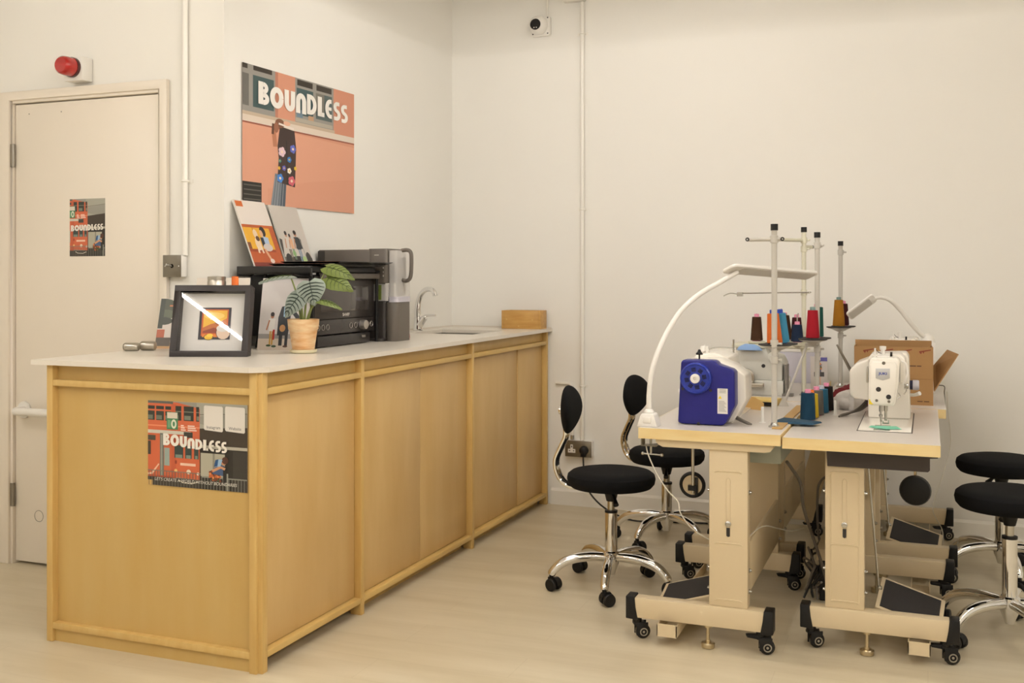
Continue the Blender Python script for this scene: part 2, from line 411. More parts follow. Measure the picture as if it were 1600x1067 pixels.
struct(obj('baseboard_door_wall', G().box(-5, DX0 - .012 - tw, 3.486, 3.4995, 0, .085), 'paint_gloss', bev=.003))
struct(obj('baseboard_back', G().prism([(5.4995, 0), (5.486, 0), (5.486, .075), (5.4995, .088)], -1.93, 4.2, 'x'), 'paint_gloss'))

# suspended tube lights (above the frame)
for x, y, ln, turn, which in LAMPS:
    t = thing('ceiling_light', 'suspended white strip light ' + which, 'ceiling light', (x, y, LAMP_Z), (0, 0, R(turn)), group='suspended strip lights')
    h = ln / 2
    rw = .15 if y > 2 else .04          # shaded strips near the back wall, bare battens behind
    obj('reflector', G().box(-rw, rw, -h, h, .0105, .03), 'white_plastic', t, bev=.002)
    obj('gear_tray', G().box(-.04, .04, -h + .1, h - .1, .03, .065), 'white_plastic', t, bev=.004)
    obj('tube', G().cyl((0, -h + .03, 0), (0, h - .03, 0), .0102, n=12), 'tube_glow', t)
    for sg in (-1, 1):
        obj('end_holder', G().box(-.012, .012, sg * (h - .015) - .012, sg * (h - .015) + .012, -.011, .0105), 'white_plastic', t)
        obj('suspension_wire', G().cyl((0, sg * h * .7, .065), (0, sg * h * .7, H - LAMP_Z), .002, n=6), 'steel', t)

# ================================================================ THINGS ON THE WALLS
# fire alarm beacon
t = thing('alarm_beacon', 'red round alarm beacon on a white box above the door', 'alarm', (-3.325, 3.4995, 2.118))
obj('back_box', G().box(-.05, .05, -.06, 0, -.05, .05), 'white_plastic', t, bev=.005)
obj('lens_base', G().lathe([(.0, -.059), (.042, -.06), (.042, -.075), (.0, -.076)], (-.0, 0, .005), 'y'), 'lens_dark', t)
obj('lens', G().lathe([(.04, -.072), (.04, -.10), (.037, -.122), (.03, -.130), (.0, -.132)], (-.0, 0, .005), 'y'), 'red_lens', t)
# light switch and its conduit
t = thing('light_switch', 'brushed metal toggle light switch on a white box beside the door', 'switch', (-2.832, 3.4995, 1.292))
obj('back_box', G().box(-.043, .043, -.038, 0, -.043, .043), 'white_plastic', t, bev=.002)
pl = obj('face_plate', G().box(-.0445, .0445, -.0415, -.038, -.0445, .0445), 'plate_metal', t, bev=.001)
obj('toggle', G().lathe([(.008, 0), (.008, .003), (.0, .004)], (-.0, -.0415, 0), 'y').tube([(0, -.041, .0), (-.004, -.056, .004), (-.008, -.066, .006)], [.0035, .004, .005], 10), 'chrome', pl)
for x in (-.033, .033): obj('screw', G().lathe([(.0, -.0432), (.003, -.0428), (.004, -.0414)], (x, 0, 0), 'y', 10), 'steel', pl)
def saddle(parent, x, y, z, r, horizontal=False):
    g = G().box(x - .03, x + .03, y - .004, y, z - .008, z + .008) if not horizontal else G().box(x - .008, x + .008, y - .004, y, z - .03, z + .03)
    g.tube([(x - r - .002, y, z), (x - r - .001, y - r * 1.2, z), (x, y - 2 * r - .004, z), (x + r + .001, y - r * 1.2, z), (x + r + .002, y, z)], .004, 6, 3) if not horizontal else g.tube([(x, y, z - r - .002), (x, y - r * 1.4, z - r), (x, y - 2 * r - .003, z), (x, y - r * 1.4, z + r), (x, y, z + r + .002)], .004, 6, 3)
    return obj('saddle_clip', g, 'paint_gloss', parent)
t = thing('wall_conduit', 'white painted conduit pipe running up from the light switch', 'conduit', (0, 0, 0))
obj('pipe', G().cyl((-2.79, 3.487, 1.3355), (-2.79, 3.487, H - .002), .0115, n=14), 'paint_gloss', t)
saddle(t, -2.79, 3.4995, 1.635, .0115)
t = thing('wall_conduit', 'long white conduit pipe running up the back wall from the socket', 'conduit', (0, 0, 0))
obj('pipe', G().cyl((-1.748, 5.487, .3605), (-1.748, 5.487, 2.742), .0115, n=14), 'paint_gloss', t)
for z in (2.57, 1.614, .655): saddle(t, -1.748, 5.4995, z, .0115)
t = thing('wall_conduit', 'thin white conduit bending down to the socket beside the counter', 'conduit')
obj('pipe', G().tube([(-1.90, 5.49, .666), (-1.825, 5.49, .666), (-1.812, 5.49, .66), (-1.806, 5.49, .645), (-1.806, 5.49, .3605)], .009, 10), 'paint_gloss', t)
obj('coupling', G().cyl((-1.806, 5.489, .361), (-1.806, 5.489, .385), .0105, n=12), 'steel', t)
t = thing('junction_box', 'white junction box at the top of the back wall conduit', 'junction box', (-1.775, 5.4995, 2.745))
obj('body', G().box(-.075, .045, -.045, 0, 0, .09), 'paint_gloss', t, bev=.004)
obj('lid', G().box(-.07, .04, -.05, -.045, .005, .085), 'paint_gloss', t, bev=.002)
# security camera
t = thing('security_camera', 'white dome security camera with black lens high on the back wall', 'camera', (-1.985, 5.4995, 2.628))
bp_ = obj('mount_plate', G().prism([(.055, -.045), (.055, .045), (.045, .055), (-.045, .055), (-.055, .045), (-.055, -.045), (-.045, -.055), (.045, -.055)], -.03, 0), 'white_plastic', t, bev=.003)
for x, z in ((.043, .043), (.043, -.043), (-.043, -.043)): obj('screw', G().lathe([(0, -.0325), (.0035, -.0315), (.004, -.030)], (x, 0, z), 'y', 10), 'dark_ink', bp_)
dm = obj('dome', G().lathe([(.053, -.03), (.053, -.045), (.049, -.06), (.038, -.073), (.03, -.078), (.0, -.079)], (-.008, 0, .002), 'y'), 'white_plastic', t)
obj('lens_window', G().lathe([(.030, -.074), (.030, -.0805), (.0, -.081)], (-.011, 0, .0), 'y'), 'black_gloss', dm)
for x in (-.018, -.004): obj('led', G().lathe([(.004, -.0805), (.003, -.083), (0, -.0832)], (x, 0, -.018), 'y', 8), 'mark_white', dm)
obj('cable_pipe', G().cyl((.035, -.012, .055), (.035, -.012, .470), .006, n=8), 'paint_gloss', t)
# double socket with plug
t = thing('wall_socket', 'brushed metal double wall socket on the back wall near the counter', 'socket', (-1.762, 5.4995, .317))
obj('back_box', G().box(-.073, .073, -.04, 0, -.042, .042), 'white_plastic', t, bev=.002)
pl = obj('face_plate', G().box(-.0745, .0745, -.0435, -.04, -.0435, .0435), 'plate_metal', t, bev=.001)
ins = obj('socket_insert', G().box(-.044, -.030, -.0442, -.0435, -.002, .022).box(-.058, -.016, -.0442, -.0435, -.022, -.002), 'white_plastic', pl)
obj('socket_holes', G().box(-.0395, -.0345, -.0444, -.0438, .006, .016).box(-.052, -.045, -.0444, -.0438, -.014, -.009).box(-.029, -.022, -.0444, -.0438, -.014, -.009), 'dark_ink', ins)
t = thing('power_plug', 'black plug in the right half of the back wall socket', 'plug', (-1.728, 5.456, .312))
obj('plug_body', G().lathe([(.0245, 0), (.0245, -.012), (.019, -.03), (.012, -.034), (0, -.035)], ax='y').box(-.012, .012, -.03, 0, -.032, 0), 'black_plastic', t, bev=.002)
obj('cord', G().tube([(0, -.018, -.03), (.002, -.02, -.06), (.01, -.03, -.12), (.05, -.08, -.2), (.16, -.16, -.265), (.30, -.2, -.305), (.42, -.2, -.307), (.6, -.15, -.307), (.85, -.1, -.307)], .0045, 8, 5), 'cable_black', t)

# big poster on the left wall (printed side towards the room)
ang = math.atan2(XL1 - XL0, 2.0)
def lwall(y): return XL0 + (XL1 - XL0) * (y - 3.5) / 2.0
t = thing('wall_poster', 'large poster of a person before a salmon wall, lettered BOUNDLESS', 'poster', (lwall(3.605) + .002, 3.605, 1.552), (0, 0, PI / 2 - ang))
W_, H_ = .845, .572
sh = G()
N = 16
for j in range(5):
    for i in range(N + 1):
        u = i / N; k = -.004 + .0006 * math.sin(u * 9 + j)
        sh.v.append(Vector((u * W_, k, j / 4 * H_)))
off = len(sh.v); sh.v += [p + Vector((0, .0012, 0)) for p in sh.v[:]]
for j in range(4):
    for i in range(N):
        a = j * (N + 1) + i; sh.f.append((a, a + 1, a + N + 2, a + N + 1)); sh.f.append((a + off + N + 1, a + off + N + 2, a + off + 1, a + off))
sheet = obj('sheet', sh, 'paper', t)
P = Print(W_, H_)
P.rect(0, 1, 0, 1, (220, 160, 132))
P.poly([(0, .58), (1, .55), (1, .6), (0, .66)], (212, 150, 122)); P.poly([(.2, 0), (1, 0), (1, .28), (.6, .22), (.2, .12)], (217, 156, 128))
P.rect(.24, .45, .6, 1, (212, 148, 120)); P.rect(.78, 1, .62, 1, (208, 142, 114)); P.rect(.26, .285, .6, 1, (186, 122, 98))
for a, b_ in ((0, .262), (.432, .79)):
    P.rect(a, b_, .66, 1, (150, 146, 138)); 
    if a == 0:
        P.rect(0, .05, .70, .93, (104, 102, 96)); P.rect(.082, .25, .70, .93, (64, 86, 86))
        P.rect(0, .04, .965, 1, (52, 44, 36)); P.rect(.085, .235, .965, 1, (52, 44, 36))
    else:
        P.rect(.445, .595, .72, .925, (62, 86, 88)); P.rect(.62, .775, .72, .925, (84, 98, 96))
        P.rect(.62, .70, .78, .925, (120, 116, 106)); P.rect(.45, .59, .945, .99, (48, 40, 32)); P.rect(.625, .77, .945, .99, (56, 48, 40))
        P.rect(.445, .5, .70, .76, (110, 134, 150)); P.rect(.55, .6, .69, .73, (190, 150, 116))
        P.rect(.435, .78, .665, .695, (176, 168, 152))
P.rect(0, .80, .62, .66, (196, 176, 152)); P.rect(0, 1, .585, .635, (222, 208, 192)); P.rect(0, 1, .575, .587, (150, 84, 62))
P.rect(0, .15, .01, .155, (30, 27, 24))
for k in range(4): P.rect(.01, .145, .025 + .034 * k, .034 + .034 * k, (92, 90, 82))
# the printed figure
P.poly([(.225, 0), (.345, 0), (.36, .24), (.26, .24)], (112, 120, 128)); P.poly([(.29, 0), (.345, 0), (.355, .24), (.31, .2)], (74, 84, 96))
for k in range(5): P.band([(.232 + k * .022, 0), (.262 + k * .018, .22)], .004, (160, 164, 166))
P.band([(.27, .60), (.25, .54), (.262, .44)], .035, (188, 124, 92)); P.band([(.245, .61), (.24, .53)], .02, (96, 60, 40))
P.poly([(.278, .18), (.43, .155), (.44, .45), (.425, .585), (.3, .60), (.28, .45), (.29, .36)], (58, 40, 36))
P.poly([(.36, .165), (.37, .165), (.36, .5), (.352, .5)], (34, 24, 24))
P.ell(.30, .62, .04, .035, (120, 78, 54)); P.ell(.27, .585, .02, .04, (150, 96, 70)); P.band([(.29, .618), (.42, .60)], .014, (232, 220, 210)); P.ell(.36, .63, .03, .018, (226, 176, 148))
for u, v, a, c in ((.318, .41, .03, (226, 196, 204)), (.412, .445, .026, (92, 104, 190)), (.38, .36, .018, (40, 120, 190)), (.30, .34, .012, (40, 130, 130)), (.335, .29, .016, (96, 96, 190)),
                   (.293, .285, .011, (230, 180, 60)), (.38, .275, .018, (240, 232, 214)), (.302, .21, .027, (60, 130, 210)), (.40, .20, .03, (210, 96, 110)), (.432, .30, .012, (225, 190, 40))):
    for k in range(5): P.ell(u + a * .55 * math.cos(k * 1.256), v + a * .7 * math.sin(k * 1.256), a * .5, a * .62, c, 8)
    P.ell(u, v, a * .35, a * .4, (240, 214, 190) if a > .02 else (230, 190, 70), 8)
P.build('printed_picture', t, -.0042)
L_ = Print(W_, H_); L_.word('BOUNDLESS', .12, .93, .735, .895, (240, 235, 226), lambda t_: (-.012 * math.sin(t_ * 6.3), 1.04 - .10 * t_))
L_.build('lettering', t, -.0075)

def tram(P, portrait):
    P.rect(0, 1, 0, 1, (150, 148, 138)); P.rect(.5, 1, .66, 1, (166, 164, 150))
    P.poly([(.5, .76), (1, .68), (1, .9), (.5, .84)], (150, 148, 136)); P.band([(.5, .86), (1, .90)], .01, (120, 116, 104))
    P.poly([(.52, .5), (1, .5), (1, .74), (.52, .70)], (64, 54, 44)); P.rect(.52, 1, 0, .48, (42, 38, 32)); P.rect(.54, .78, .15, .42, (176, 172, 152)); P.rect(.66, .68, .15, .42, (140, 136, 120))
    P.rect(.52, 1, .475, .51, (186, 180, 164)); P.rect(.86, 1, .0, .46, (58, 54, 48))
    o = (206, 102, 64); o2 = (186, 84, 54)
    P.poly([(0, .12), (.53, .10), (.53, .93), (.30, .99), (0, .99)], o); P.rect(.24, .29, .1, .97, (194, 92, 58)); P.rect(0, .24, .05, .12, o2); P.rect(0, .26, .97, 1, (96, 96, 88))
    for a, b_ in ((.0, .07), (.085, .165), (.18, .24)):
        P.rect(a, b_, .77, .88, (54, 58, 50)); P.rect(a, b_, .9, .94, (50, 54, 48)); P.rect(a, b_ - .02, .78, .83, (110, 116, 100))
    for a, b_ in ((.285, .345), (.37, .47), (.495, .525)):
        P.rect(a, b_, .78, .95, (46, 50, 44)); P.rect(a + .006, b_ - .03 * (b_ - a > .05), .79, .84, (120, 126, 110)); P.rect(a, b_, .88, .89, (130, 130, 110))
    P.rect(0, .53, .70, .715, (226, 142, 104))
    for a, b_ in ((.34, .39), (.41, .50)):
        for k in range(3): P.rect(a, b_ - .01 * k, .665 + .025 * k, .68 + .025 * k, (236, 206, 190))
    P.rect(.195, .31, .67, .875, (70, 128, 88)); P.rect(.2, .305, .80, .87, (216, 206, 190)); P.ell(.268, .735, .028, .055, (220, 222, 200)); P.ell(.268, .735, .012, .03, (70, 128, 88)); P.rect(.205, .235, .69, .78, (110, 160, 120))
    P.rect(0, .44, .615, .655, (206, 202, 186)); P.rect(.37, .46, .585, .65, (60, 58, 50))
    P.rect(0, .08, .53, .59, (80, 74, 60)); P.rect(0, .03, .36, .52, (70, 60, 48)); P.rect(.125, .165, .12, .62, (110, 116, 106)); P.rect(.17, .225, .24, .45, (150, 166, 156)); P.rect(.135, .15, .12, .6, (150, 150, 138))
    for a, b_ in ((.275, .365), (.385, .45), (.475, .52)):
        P.rect(a, b_, .34, .49, (52, 66, 62)); P.rect(a + .01, b_ - .01, .34, .38, (116, 134, 122))
    P.rect(.335, .49, .255, .285, (236, 200, 176)); P.ell(.42, .185, .022, .028, (232, 214, 190)); P.ell(.29, .19, .016, .02, (236, 190, 120)); P.ell(.515, .17, .014, .018, (236, 220, 200)); P.rect(.28, .30, .27, .31, (150, 60, 40))
    P.rect(0, .53, .0, .1, (60, 54, 46)); P.rect(0, .05, 0, .06, (200, 160, 90)); P.poly([(0, .12), (.05, .13), (.12, .25), (.11, .26), (.04, .15), (0, .14)], (232, 190, 160))
    P.band([(.32, .08), (.36, .055), (.45, .05), (.51, .075)], .012, (214, 208, 192))
    for k in range(34):
        u = .01 + k * .03
        if u < .99: P.rect(u, u + .006, 0, .17 if u < .55 else .14, (104, 102, 92) if u < .55 else (128, 128, 118))
    P.rect(0, .54, .17, .18, (130, 126, 112)); P.rect(.55, 1, .135, .15, (140, 140, 128)); P.rect(.80, .815, 0, .2, (150, 150, 138))
    P.ell(.68, .17, .055, .07, (60, 48, 38))
    for k in range(26): P.ell(.63 + .11 * random.random(), .10 + .12 * random.random(), .012, .016, random.choice([(190, 96, 50), (60, 90, 50), (120, 60, 40), (216, 130, 70)]), 7)
    P.poly([(.66, .19), (.77, .17), (.79, .28), (.73, .30), (.67, .25)], (70, 92, 130)); P.rect(.765, .80, .10, .28, (34, 32, 30)); P.band([(.66, .22), (.74, .27), (.785, .25)], .03, (206, 150, 110))
    P.ell(.772, .335, .03, .038, (198, 140, 104)); P.ell(.785, .35, .032, .042, (84, 50, 36)); P.poly([(.69, .27), (.72, .36), (.76, .36), (.74, .28)], (150, 180, 205)); P.poly([(.675, .27), (.69, .35), (.72, .36), (.71, .28)], (40, 84, 130))

# poster on the counter end panel
t = thing('counter_poster', 'orange tram poster lettered BOUNDLESS on the wooden end of the counter', 'poster', (-2.402, 2.816, .563))
obj('sheet', G().box(0, .392, -.0006, .0004, 0, .278), 'paper', t)
P = Print(.392, .278); tram(P, 0)
for a, b_, s in ((.575, .765, 'Instagram'), (.785, .98, 'Website')):
    P.poly([(a + .01, .69), (b_ - .01, .675), (b_, .69), (b_, .955), (b_ - .01, .97), (a + .01, .975), (a, .96), (a, .705)], (226, 220, 210)); P.line(s, (a + b_) / 2, .708, .05, (60, 52, 58))
P.build('printed_picture', t)
L_ = Print(.392, .278); L_.word('BOUNDLESS', .165, .81, .44, .575, (240, 234, 222), lambda t_: (.045 - .05 * t_, 1.0 - .08 * t_ + .06 * math.sin(t_ * 9)))
L_.build('lettering', t, -.0038)
L_ = Print(.392, .278); L_.line("LET'S CREATE A WORLD WITHOUT BOUNDARIES", .49, .06, .052, (228, 224, 212), .2)
L_.build('slogan', t, -.0038)
# poster on the door
t = thing('door_poster', 'small portrait orange tram poster lettered BOUNDLESS on the cream door', 'poster', (-3.402, 3.5025, 1.336))
obj('sheet', G().box(0, .19, -.0006, .0004, 0, .243), 'paper', t)
P = Print(.19, .243, lambda u, v: ((u - .215) / .62, v)); tram(P, 1); P.build('printed_picture', t)
L_ = Print(.19, .243); L_.word('BOUNDLESS', .05, .97, .435, .54, (240, 234, 222), lambda t_: (.02 * t_, 1)); L_.build('lettering', t, -.0038)

# ================================================================ COUNTER
PX, PY = -1.945, 2.793      # outer faces of the posts
ZT, ZB = .965, .948         # worktop
LX = -2.816
def cab(name, label, ya, yb, splits, proud=()):
    t = thing(name, label, 'cabinet', (PX, ya, 0), group='birch counter cabinets')
    l = yb - ya
    x0 = -.60 if ya < 3 else -.545
    obj('carcass', G().box(x0, -.05, .03 if ya < 3 else .0, l - .004, .07, ZB if ya < 4.4 else .785), 'birch_light', t)
    obj('fascia', G().box(-.045, -.027, .03 if ya < 3 else 0, l - .024, .897, ZB), 'birch', t)
    obj('top_rail', G().box(-.045, -.001, .04 if ya < 3 else 0, l - .024, .876, .896), 'pine', t, bev=.001)
    obj('bottom_rail', G().box(-.045, -.001, .04 if ya < 3 else 0, l - .024, .044, .064), 'pine', t, bev=.001)
    obj('toe_kick', G().box(-.14 if ya < 3 else -.075, -.12 if ya < 3 else -.055, .06 if ya < 3 else 0, l - .024, .0, .044), 'birch', t)
    obj('post', G().box(-.045, 0, l - .024, l, 0, ZB), 'pine_up', t, bev=.0015)
    edges = [(.042 if ya < 3 else .001)] + splits + [l - .026]
    for i in range(len(edges) - 1):
        o = -.006 if i in proud else 0
        obj('door', G().box(-.046 + o, -.028 + o, edges[i] + .0012, edges[i + 1] - .0012, .066, .8715 if i in proud or ya < 3 else .875), 'birch_light', t, bev=.001)
    return t
c1 = cab('counter_cabinet', 'nearest birch counter cabinet with wide end panel facing the camera', PY, 3.449, [])
cab('counter_cabinet', 'middle birch counter cabinet with two doors, under the microwave', 3.449, 4.469, [.52])
cab('counter_cabinet', 'farthest birch counter cabinet with two sliding doors, under the sink', 4.469, 5.486, [.63], (0,))
w_ = LX - PX
obj('corner_post', G().prism([(-.043, 0), (-.016, 0), (-.016, .010), (0, .010), (0, .038), (-.026, .038), (-.043, .030)], 0, ZB, 'z'), 'pine_up', c1, bev=.0015)
obj('end_post', G().box(w_, w_ + .026, 0, .045, 0, ZB), 'pine_up', c1, bev=.0015)
obj('end_panel', G().box(w_ + .024, -.04, .025, .040, .05, .878), 'birch', c1)
obj('end_fascia', G().box(w_ + .024, -.04, .025, .040, .896, ZB), 'birch', c1)
obj('end_top_rail', G().box(w_ + .026, -.043, .001, .040, .876, .897), 'pine', c1, bev=.0015)
obj('end_bottom_rail', G().box(w_ + .026, -.043, .001, .040, .044, .066), 'pine', c1, bev=.0015)
obj('end_toe_kick', G().box(w_ + .026, -.043, .012, .03, 0, .046), 'birch', c1)
obj('back_panel', G().box(w_ + .006, w_ + .022, .045, 3.49 - PY, 0, ZB), 'birch', c1)
obj('peninsula_carcass', G().box(w_ + .022, -.60, .045, 3.48 - PY, .05, ZB - .01), 'birch_light', c1)
# worktop with sink cut-out
SX0, SX1, SY0, SY1 = -2.44, -2.085, 4.77, 5.17
def wt(z):
    return [[(-2.865, 2.772), (-1.975, 2.772), (-1.928, 2.815), (-1.924, SY0), (lwall(SY0) + .001, SY0), (lwall(3.497) + .001, 3.497), (-2.865, 3.497)],
            [(lwall(SY0) + .001, SY0), (SX0, SY0), (SX0, SY1), (lwall(SY1) + .001, SY1)],
            [(SX1, SY0), (-1.924, SY0), (-1.924, SY1), (SX1, SY1)],
            [(lwall(SY1) + .001, SY1), (-1.924, SY1), (-1.924, 5.4985), (lwall(5.4985) + .001, 5.4985)]]
g = G()
for z in (ZT, ZB):
    for q in wt(z): g.add([(x, y, z) for x, y in q], [tuple(range(len(q)))])
out = [(-2.865, 2.772), (-1.975, 2.772), (-1.928, 2.815), (-1.924, SY0), (-1.924, SY1), (-1.924, 5.4985), (lwall(5.4985) + .001, 5.4985), (lwall(SY1) + .001, SY1), (lwall(SY0) + .001, SY0), (lwall(3.497) + .001, 3.497), (-2.865, 3.497)]
hole = [(SX0, SY0), (SX1, SY0), (SX1, SY1), (SX0, SY1)]
for lp in (out, hole):
    n = len(lp); g.add([(x, y, ZT) for x, y in lp] + [(x, y, ZB) for x, y in lp], [(i, (i + 1) % n, (i + 1) % n + n, i + n) for i in range(n)])
wk = obj('worktop', g, 'worktop', sharp=20); tag(wk, 'long cream worktop lying on the birch counter cabinets', 'worktop')
obj('upstand', G().prism([(lwall(3.5) + .001, 3.5), (lwall(5.49) + .001, 5.49), (-1.93, 5.49), (-1.93, 5.4985), (lwall(5.4985) - .0, 5.4985)][0:1] + [(lwall(3.5) + .009, 3.5), (lwall(5.49) + .009, 5.489), (-1.93, 5.489), (-1.93, 5.4985), (lwall(5.4985) + .001, 5.4985)], ZT, ZT + .008, 'z'), 'worktop', wk)
t = thing('sink', 'undermounted steel sink basin set in the far end of the worktop', 'sink', (0, 0, 0))
th = .003
g = G(); d_ = .80
a_, b_, c_, e_ = SX0 - .008, SX1 + .008, SY0 - .008, SY1 + .008
g.box(a_, b_, c_, c_ + th, d_, ZB - .001).box(a_, b_, e_ - th, e_, d_, ZB - .001).box(a_, a_ + th, c_, e_, d_, ZB - .001).box(b_ - th, b_, c_, e_, d_, ZB - .001).box(a_, b_, c_, e_, d_ - th, d_)
obj('basin', g, 'steel_sink', t)
obj('drain', G().lathe([(.04, d_ + .0005), (.04, d_ + .003), (.03, d_ + .003), (.025, d_ + .001), (0, d_ + .001)], ((SX0 + SX1) / 2, (SY0 + SY1) / 2, 0)), 'chrome', t)
# tap
t = thing('kitchen_tap', 'chrome mixer tap with a high arched spout behind the sink', 'tap', (-2.495, 4.99, ZT))
obj('tap_body', G().lathe([(.027, 0), (.027, .006), (.022, .01), (.02, .05), (.021, .07), (.0, .075)]), 'chrome', t)
obj('spout', G().tube([(-.0, 0, .05), (-.002, 0, .10), (.004, -.002, .15), (.02, -.005, .19), (.05, -.012, .215), (.085, -.02, .218), (.108, -.025, .205), (.115, -.027, .185)], [.017, .0155, .0145, .014, .0135, .013, .013, .0135], 14, 5), 'chrome', t)
obj('lever_base', G().tube([(.012, -.004, .03), (.045, -.012, .072)], [.019, .016], 16), 'chrome', t)
obj('lever', G().tube([(.035, -.01, .072), (.06, -.014, .082), (.115, -.026, .084)], [.010, .007, .005], 10, 3), 'chrome', t)
# bamboo box
t = thing('bamboo_box', 'small rectangular bamboo box by the back wall on the worktop', 'box', (-2.19, 5.36, ZT), (0, 0, 0))
t.location = (-2.175, 5.37, ZT)
obj('front_board', G().box(.012, .215, 0, .012, 0, .10), 'bamboo', t, bev=.0015)
obj('back_board', G().box(.012, .215, .088, .10, 0, .10), 'bamboo', t, bev=.0015)
for x in (0, .215): obj('side_board', G().box(x, x + .012, 0, .10, 0, .10), 'bamboo', t, bev=.0015)
obj('base_board', G().box(.012, .215, .012, .088, 0, .01), 'bamboo', t)
for x, z in ((.03, .012 + .04), (.18, .05), (.10, .015)): obj('knot', G().lathe([(0, -.0006), (.004, -.0004), (.0045, .001)], (x, 0, z), 'y', 10), 'pine_up', t)

# microwave oven (front faces the room)
MX, MY0, MY1 = -2.255, 3.60, 4.085
t = thing('microwave_oven', 'black steam oven with round knob on the worktop under a rack', 'oven', (MX, MY0, ZT))
L_m = MY1 - MY0
obj('case', G().box(-.30, -.02, 0, L_m, .045, .292), 'appliance_black', t, bev=.004)
dr_ = obj('door', G().box(-.02, 0, .002, L_m - .002, .112, .287), 'appliance_face', t, bev=.003)
obj('window', G().box(0, .0015, .045, L_m - .045, .142, .245), 'oven_glass', dr_, bev=.001)
obj('handle', G().box(.004, .022, .03, L_m + .012, .275, .298), 'appliance_grey', dr_, bev=.004)
pn = obj('control_panel', G().box(-.02, -.001, .002, L_m - .002, .05, .110), 'appliance_face', t, bev=.002)
text_obj('brand_lettering', 'SHARP', .019, 'mark_white', dr_, Matrix.Translation((.0008, L_m * .5, .121)) @ Matrix.Rotation(PI / 2, 4, 'Z') @ Matrix.Rotation(PI / 2, 4, 'X'), .0002)
for y in (.03, .065, .10, .285, .325, .425, .46): obj('button_ring', G().torus((0, y, .080), .011, .0012, 'x', 18, 6), 'knob_grey', pn)
obj('knob', G().lathe([(.021, -.001), (.021, .012), (.019, .022), (.0, .023)], (0, .375, .080), 'x'), 'knob_grey', pn)
dw = obj('steam_drawer', G().box(-.02, .012, .004, L_m - .06, .004, .046), 'appliance_black', t, bev=.003)
obj('drawer_label', G().box(.012, .0125, L_m - .13, L_m - .10, .026, .036), 'ring_grey', dw)
for x in (-.27, -.05):
    for y in (.04, L_m - .04): obj('foot', G().cyl((x, y, 0), (x, y, .046), .012, n=10), 'black_plastic', t)
# rack over the oven
t = thing('black_rack', 'black metal shelf rack standing on thin legs over the oven', 'rack', (0, 0, 0))
obj('shelf', G().box(-2.565, -2.235, 3.545, 4.06, 1.2665, 1.290), 'black_plastic', t, bev=.003)
obj('apron', G().prism([(-2.572, 1.291), (-2.23, 1.291), (-2.23, 1.25), (-2.30, 1.25), (-2.312, 1.258), (-2.50, 1.258), (-2.512, 1.25), (-2.572, 1.25)], 3.53, 3.546), 'black_gloss', t, bev=.002)
for x0_, x1_ in ((-2.452, -2.492), (-2.245, -2.232)): obj('leg', G().tube([(x0_, 3.556, 1.268), (x1_, 3.556, ZT)], .008, 8), 'black_plastic', t)
for x in (-2.55, -2.25): obj('leg', G().tube([(x, 4.098, 1.268), (x, 4.098, ZT)], .008, 8).box(x - .01, x + .01, 4.05, 4.107, 1.268, 1.276), 'black_plastic', t)
def tray(label, x0, x1, y0, y1, z):
    t = thing('baking_tray', label, 'tray', ((x0 + x1) / 2, (y0 + y1) / 2, z), group='black trays on the rack')
    a, b_ = (x1 - x0) / 2, (y1 - y0) / 2
    obj('pan', G().prism([(-a + .02, -b_ + .02), (a - .02, -b_ + .02), (a - .02, b_ - .02), (-a + .02, b_ - .02)], 0, .003, 'z'), 'black_gloss', t)
    g = G(); P0 = [(-a + .02, -b_ + .02), (a - .02, -b_ + .02), (a - .02, b_ - .02), (-a + .02, b_ - .02)]; P1 = [(-a, -b_), (a, -b_), (a, b_), (-a, b_)]
    g.add([(x, y, 0) for x, y in P0] + [(x, y, .010) for x, y in P1] + [(x * .985, y * .985, .0115) for x, y in P1] + [(x, y, .003) for x, y in P0],
          [(k * 4 + i, k * 4 + (i + 1) % 4, (k + 1) * 4 + (i + 1) % 4, (k + 1) * 4 + i) for k in range(3) for i in range(4)])
    obj('rim', g, 'black_gloss', t)
tray('lower black oven tray lying on the rack', -2.47, -2.19, 3.60, 4.07, 1.2905)
tray('upper black oven tray nested on another tray on the rack', -2.455, -2.175, 3.66, 4.11, 1.300)

# photo boards
def board(name, label, W, H, loc, rot, draw, th=.006):
    t = thing(name, label, 'photo print', loc, rot, group=None)
    obj('foam_board', G().box(0, W, 0, th, 0, H), 'foam_edge', t)
    P = Print(W, H); draw(P); P.build('printed_picture', t)
    return t
def d_sofa(P):
    P.rect(0, 1, 0, 1, (226, 216, 206)); P.rect(.03, .25, .90, .985, (206, 106, 48)); P.rect(0, 1, 0, .63, (186, 92, 44)); P.rect(.0, .84, .2, .585, (226, 170, 46)); P.rect(.28, .32, .2, .585, (200, 138, 36))
    P.rect(0, 1, 0, .26, (180, 84, 38)); P.rect(0, 1, .22, .255, (150, 62, 30)); P.rect(.84, 1, .05, .6, (176, 84, 40)); P.rect(0, 1, 0, .06, (120, 40, 30)); P.rect(0, .1, .26, .36, (120, 70, 40))
    P.ell(.34, .34, .09, .10, (232, 206, 176)); P.ell(.34, .49, .07, .07, (226, 200, 168)); P.band([(.30, .30), (.28, .2)], .05, (232, 210, 184)); P.band([(.4, .3), (.42, .2)], .05, (232, 210, 184)); P.ell(.37, .42, .06, .04, (90, 60, 40))
    P.ell(.60, .53, .09, .08, (34, 26, 26)); P.ell(.54, .50, .05, .055, (216, 166, 130)); P.poly([(.46, .3), (.7, .28), (.72, .44), (.56, .46)], (170, 190, 216)); P.rect(.46, .56, .30, .44, (38, 44, 56))
    P.ell(.62, .29, .15, .06, (206, 196, 190)); P.band([(.5, .26), (.56, .16), (.6, .1)], .06, (214, 164, 128)); P.ell(.62, .085, .07, .035, (228, 208, 196))
